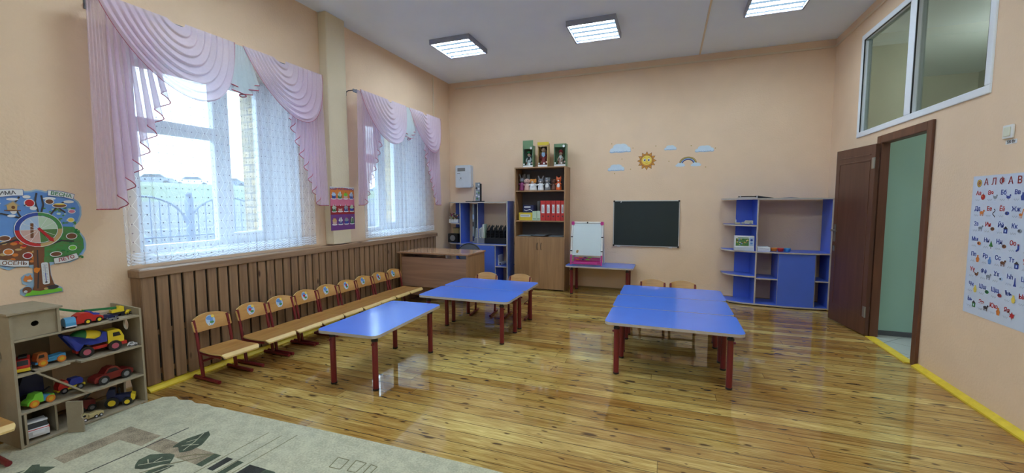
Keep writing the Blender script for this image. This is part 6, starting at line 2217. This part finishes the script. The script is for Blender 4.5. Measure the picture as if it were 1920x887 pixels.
for x0, x1, h, col, nm in ((-2.030, -1.962, .148, 'pale_green', 'pale green box file right beside the yellow box'), (-1.957, -1.898, .148, 'pale_green', 'pale green box file next to the red binders')):
    t = thing('box_file', nm, 'box file', ((x0 + x1) / 2, 6.45, BZ), 'pale green box files')
    MB().box(x0, x1, 6.38, 6.58, BZ, BZ + h).build('cover', M[col], t, .002)
    MB().box(x0 + .008, x1 - .008, 6.378, 6.3802, BZ + .02, BZ + .03).build('stripe', M['print_leaf'], t)
for x0, x1, h, col, nm in ((-2.012, -1.990, .31, 'book_grey', 'thin grey book standing behind the green box files'), (-1.985, -1.968, .315, 'toy_grey', 'darker grey book standing behind the green box files'), (-1.945, -1.915, .29, 'pale_green', 'light green book standing behind the box files')):
    t = thing('book', nm, 'book', ((x0 + x1) / 2, 6.6, BZ), 'books standing behind the box files')
    MB().box(x0, x1, 6.585, 6.655, BZ, BZ + h).build('cover', M[col], t, .001)
for x0, x1, y0, z_, nm in ((-2.28, -2.0, 6.36, .8525, 'black folder lying at the left of the lowest open shelf'), (-2.05, -1.80, 6.35, .861, 'black folder overlapping in the middle of the lowest open shelf'), (-1.78, -1.51, 6.36, .8525, 'black folder lying at the right of the lowest open shelf')):
    t = thing('folder', nm, 'folder', ((x0 + x1) / 2, 6.5, z_), 'flat black folders in the bookcase')
    MB().box(x0, x1, y0, y0 + .26, z_, z_ + .008).build('cover', M['black'], t, .001)
    MB().box(x0 + .02, x1 - .03, y0 + .004, y0 + .24, z_ + .0082, z_ + .0125).build('sheet', M['print_grey'], t)

# ------------------------------------------------------------------ things on the left blue unit
t = thing('display_stand', 'narrow printed display stand on a black base on top of the corner unit', 'display stand', (-3.02, 6.45, 1.4085))
MB().box(-3.10, -2.93, 6.38, 6.52, 1.4085, 1.425).build('base', M['black'], t, .003)
MB().box(-3.065, -2.975, 6.44, 6.452, 1.425, 1.735).build('panel', M['print_grey'], t, .004)
MB().box(-2.978, -2.955, 6.43, 6.46, 1.425, 1.715).build('side_strip', M['black'], t, .002)
p = Print(lambda a, b_, k: (a, 6.439 - k, b_), 0, .0003)
p.disc(-3.02, 1.71, .035, .022, 'print_grey', 1)
for k, (a, b_, r_, mm) in enumerate(((-3.0, 1.70, .016, 'paper'), (-3.045, 1.64, .018, 'print_dark'), (-3.0, 1.63, .017, 'paper'), (-3.035, 1.58, .016, 'pale_green'), (-3.0, 1.56, .016, 'print_leaf'), (-3.04, 1.52, .016, 'paper'), (-3.0, 1.50, .018, 'paper'), (-3.03, 1.465, .018, 'print_leaf'))):
    p.disc(a, b_, r_, r_, mm, 2, 14)
p.build('printed_picture', t)
t = thing('tablet', 'flat black tray lying on top of the corner unit under the stand', 'tray', (-3.05, 6.4, 1.409))
MB().box(-3.225, -3.105, 6.38, 6.50, 1.4085, 1.4215).build('plate', M['black'], t, .003)
t = thing('flower_planter', 'white picket planter of small dark flowers on the upper rounded shelf', 'planter', (-3.475, 6.45, 1.0505))
mb = MB()
for k in range(6):
    a = -3.562 + .030 * k
    mb.prism([(a, 1.0505), (a + .024, 1.0505), (a + .024, 1.105), (a + .012, 1.118), (a, 1.105)], 'y', 6.41, 6.418)
mb.box(-3.562, -3.388, 6.418, 6.424, 1.062, 1.072)
mb.box(-3.562, -3.388, 6.418, 6.49, 1.0505, 1.056)
mb.box(-3.562, -3.555, 6.418, 6.49, 1.0505, 1.11)
mb.box(-3.395, -3.388, 6.418, 6.49, 1.0505, 1.11)
mb.box(-3.562, -3.388, 6.485, 6.49, 1.0505, 1.10)
mb.build('picket_box', M['white'], t, .001)
rnd = random.Random(11)
fl = MB()
mats_ = [M[k] for k in ('print_leaf', 'puppet_purple', 'paper', 'title_red', 'print_dark')]
for k in range(60):
    a, b_, c_ = rnd.uniform(-3.555, -3.395), rnd.uniform(6.42, 6.48), rnd.uniform(1.10, 1.215)
    fl.ell((a, b_, c_), rnd.uniform(.007, .014), rnd.randrange(5), 7, 5)
for k in range(14):
    a = -3.55 + .0115 * k
    fl.tube([(a, 6.45, 1.06), (a + rnd.uniform(-.01, .01), 6.45, 1.19)], .0025, 5)
tag(fl.build('flowers', mats_, t), None, None, None, 'stuff')
t = thing('radio', 'small dark box radio on the rounded counter in the corner', 'radio', (-3.485, 6.45, .7055))
MB().box(-3.585, -3.39, 6.40, 6.52, .7055, .862).build('case', M['black'], t, .012, 3)
MB().prism(ring_pts(-3.49, .785, .05, .05, 22), 'y', 6.396, 6.4).build('speaker_grille', M['toy_grey'], t)
t = thing('paper_stack', 'stack of papers under the upper rounded shelf in the corner', 'paper stack', (-3.48, 6.58, .8))
MB().box(-3.55, -3.44, 6.535, 6.63, .7055, .95).build('stack', M['toy_sand'], t, .002)
MB().box(-3.555, -3.43, 6.53, 6.635, .95, .958).build('cover_sheet', M['print_dark'], t)
t = thing('book_stand', 'tall narrow picture book standing against the divider of the corner unit', 'book', (-3.10, 6.5, .7055))
MB().box(-3.125, -3.095, 6.44, 6.62, .7055, 1.37).build('panel', M['print_grey'], t, .001)
for k in range(5):
    MB().box(-3.1255, -3.0945, 6.4385, 6.441, .74 + .125 * k, .82 + .125 * k).build('printed_patch', M[('toy_navy', 'book_grey', 'print_dark', 'print_paleblue', 'print_grey')[k]], t)


def file_holder(x0, x1, label, mat_):
    t_ = thing('magazine_holder', label, 'magazine holder', ((x0 + x1) / 2, 6.45, .7055), 'holders in the corner unit')
    MB().box(x0, x1, 6.42, 6.60, .7055, .795).build('tray', M[mat_], t_, .002)
    return t_


file_holder(-3.010, -2.900, 'grey holder with white books at the left of the corner unit', 'toy_grey')
file_holder(-3.085, -3.03, 'narrow grey holder next to the divider in the corner unit', 'toy_grey')
for k, (x, h, col, w_, an, nm) in enumerate(((-3.068, .165, 'paper', .012, .05, 'thin white book at the left'), (-3.046, .160, 'paper', .014, -.04, 'second white book'), (-3.000, .165, 'book_grey', .016, 0, 'grey book'),
                                       (-2.980, .17, 'paper', .016, .03, 'white book in the middle'), (-2.960, .19, 'book_grey', .012, .03, 'leaning grey book'), (-2.937, .235, 'toy_sand', .018, .03, 'tall sand coloured book'), (-2.912, .235, 'pale_green', .013, -.02, 'tall pale green book'))):
    t = thing('book', nm + ' standing on the holders in the corner unit', 'book', (x, 6.5, .7955), 'books in the corner unit')
    T_ = Matrix.Translation((x, 0, .7955)) @ Matrix.Rotation(an, 4, 'Y')
    MB().box(-w_ / 2, w_ / 2, 6.44, 6.58, 0, h, T=T_).build('cover', M[col], t, .001)
    MB().box(-w_ * .35, w_ * .35, 6.4385, 6.4402, .01, h - .008, T=T_).build('spine_print', M['paper' if col != 'paper' else 'print_grey'], t)
t = thing('black_tray', 'long black tray under the row of black holders in the corner unit', 'tray', (-2.67, 6.45, .7055))
MB().box(-2.885, -2.455, 6.42, 6.60, .7055, .80).build('tray', M['black'], t, .003)
for k in range(5):
    x0 = -2.87 + .081 * k
    t = thing('paper_holder', 'black slanted paper holder, %s of five on the long black tray' % ['leftmost', 'second from left', 'middle', 'second from right', 'rightmost'][k], 'magazine holder', (x0 + .04, 6.5, .8005), 'black slanted holders')
    m2 = MB()
    Z0 = .8005
    m2.prism([(x0, Z0), (x0 + .074, Z0), (x0 + .074, Z0 + .12), (x0 + .062, Z0 + .215), (x0 + .052, Z0 + .215), (x0, Z0 + .125)], 'y', 6.575, 6.58)
    m2.prism([(x0, Z0), (x0 + .006, Z0), (x0 + .006, Z0 + .12), (x0 + .056, Z0 + .20), (x0 + .066, Z0 + .12), (x0 + .068, Z0), (x0 + .074, Z0), (x0 + .074, Z0 + .12), (x0 + .062, Z0 + .215), (x0 + .050, Z0 + .215), (x0, Z0 + .125)], 'y', 6.45, 6.458)
    m2.box(x0, x0 + .074, 6.458, 6.575, Z0, Z0 + .004)
    m2.box(x0, x0 + .004, 6.458, 6.575, Z0, Z0 + .12)
    for zz in (.04, .08):
        m2.box(x0, x0 + .074, 6.45, 6.454, Z0 + zz, Z0 + zz + .006)
    m2.box(x0 + .034, x0 + .040, 6.45, 6.454, Z0, Z0 + .11)
    m2.build('holder', M['black'], t)
t = thing('paper_roll', 'rolled white paper lying in the lower cell of the corner unit', 'paper roll', (-2.60, 6.5, .38))
m2 = MB()
m2.cyl((-2.60, 6.40, .373), (-2.60, 6.62, .373), .027, n=20)
m2.build('roll', M['paper'], t)
MB().cyl((-2.60, 6.398, .373), (-2.60, 6.401, .373), .018, n=16).build('core', M['print_dark'], t)
t = thing('book', 'white booklet standing beside the rolled paper', 'book', (-2.638, 6.5, .3455))
MB().box(-2.648, -2.634, 6.42, 6.60, .3455, .52).build('cover', M['paper'], t, .001)

# ------------------------------------------------------------------ things on the right blue unit
t = thing('puzzle_box', 'white puzzle box with a colourful picture on the rounded counter', 'box', (.985, 6.36, .7355))
MB().box(.862, 1.098, 6.34, 6.40, .7355, .935).build('carton', M['paper'], t, .002)
MB().box(.862, 1.098, 6.32, 6.34, .7355, .785).build('front_lip', K('pale_print', (196, 206, 220), .5), t, .002)
p = Print(lambda a, b_, k: (a, 6.3395 - k, b_), 0, .0003)
p.poly([(.878, .80), (1.035, .80), (1.035, .90), (.878, .90)], 'print_leaf', 1)
rnd = random.Random(4)
for k in range(34):
    p.disc(rnd.uniform(.89, 1.025), rnd.uniform(.808, .892), rnd.uniform(.005, .013), rnd.uniform(.004, .010), rnd.choice(['print_yellow', 'print_green', 'print_sky', 'paper', 'print_brown', 'toy_green', 'print_tan']), 2, 8)
p.poly([(1.042, .80), (1.09, .80), (1.09, .915), (1.042, .915)], 'print_paleblue', 1).disc(1.066, .88, .015, .015, 'print_blue', 2, 12).disc(1.066, .835, .014, .012, 'print_sky', 2, 12)
p.poly([(.90, .907), (1.03, .907), (1.03, .914), (.90, .914)], 'print_green', 1)
p.build('printed_picture', t)
t = thing('flat_box', 'flat white box lying right of the puzzle box on the blue counter', 'box', (1.2, 6.38, .7355))
MB().box(1.135, 1.285, 6.32, 6.50, .7355, .79).build('carton', M['paper'], t, .002)
p = Print(lambda a, b_, k: (a, 6.3195 - k, b_), 0, .0003)
p.line([(1.15, .775), (1.20, .77), (1.27, .768)], .003, 'print_grey', 1).line([(1.15, .752), (1.27, .756)], .003, 'print_grey', 1)
p.build('printed_line', t)
for x, col, nm in ((1.336, 'toy_orange', 'orange'), (1.412, 'toy_red', 'dull red'), (1.488, 'toy_lightblue', 'blue')):
    t = thing('bowl', nm + ' plastic bowl on the blue counter', 'bowl', (x, 6.37, .7355), 'three plastic bowls on the counter')
    MB().lathe([(0, 0), (.026, 0), (.034, .010), (.0375, .038), (.0385, .046), (.034, .046), (.032, .014), (.020, .006), (0, .006)], (x, 6.37, .7355), 24).build('bowl_body', M[col], t)
t = thing('toy_jeep', 'pale toy jeep on the upper rounded shelf of the right unit', 'toy car', (1.02, 6.42, 1.0855))
m2 = MB()
m2.prism([(.95, 1.0955), (1.085, 1.0955), (1.085, 1.118), (.975, 1.120), (.95, 1.112)], 'y', 6.40, 6.46)
m2.prism([(.985, 1.118), (1.085, 1.118), (1.085, 1.140), (1.0, 1.142)], 'y', 6.402, 6.458)
m2.build('jeep_body', K('pale_stone', (190, 186, 160), .5), t, .004)
for x in (.972, 1.055):
    for y in (6.402, 6.455):
        MB().cyl((x, y - .006, 1.1005), (x, y + .006, 1.1005), .015, n=14).build('wheel', M['toy_grey'], t)
t = thing('toy_block', 'small wooden block figure left of the pale toy jeep', 'toy', (.90, 6.45, 1.0855))
MB().box(.872, .938, 6.43, 6.47, 1.0855, 1.112).build('block', M['toy_sand'], t, .003)
MB().cyl((.885, 6.45, 1.112), (.885, 6.45, 1.150), .007, n=12).build('peg', M['paper'], t)
t = thing('document_tray', 'dark document tray with silver corners on top of the right unit', 'tray', (1.0, 6.45, 1.4415))
MB().box(.905, 1.115, 6.34, 6.56, 1.4415, 1.452).build('tray', M['alu'], t, .002)
MB().box(.915, 1.112, 6.345, 6.555, 1.458, 1.470).build('lid', M['black'], t, .001)
for x in (.912, 1.108):
    MB().box(x - .006, x + .006, 6.336, 6.346, 1.4415, 1.474).build('corner_post', M['alu'], t, .001)
t = thing('folder', 'black folder slanting down beside the document tray on the right unit', 'folder', (1.2, 6.45, 1.4415))
MB().prism([(1.12, 1.4415), (1.12, 1.474), (1.30, 1.445), (1.30, 1.4415)], 'y', 6.35, 6.56).build('cover', M['black'], t)
t = thing('folder', 'thin dark folder lying flat near the right end of the unit top', 'folder', (1.5, 6.45, 1.4415))
MB().prism([(1.42, 1.4415), (1.42, 1.445), (1.50, 1.451), (1.58, 1.4445), (1.58, 1.4415)], 'y', 6.36, 6.56).build('cover', M['toy_grey'], t)
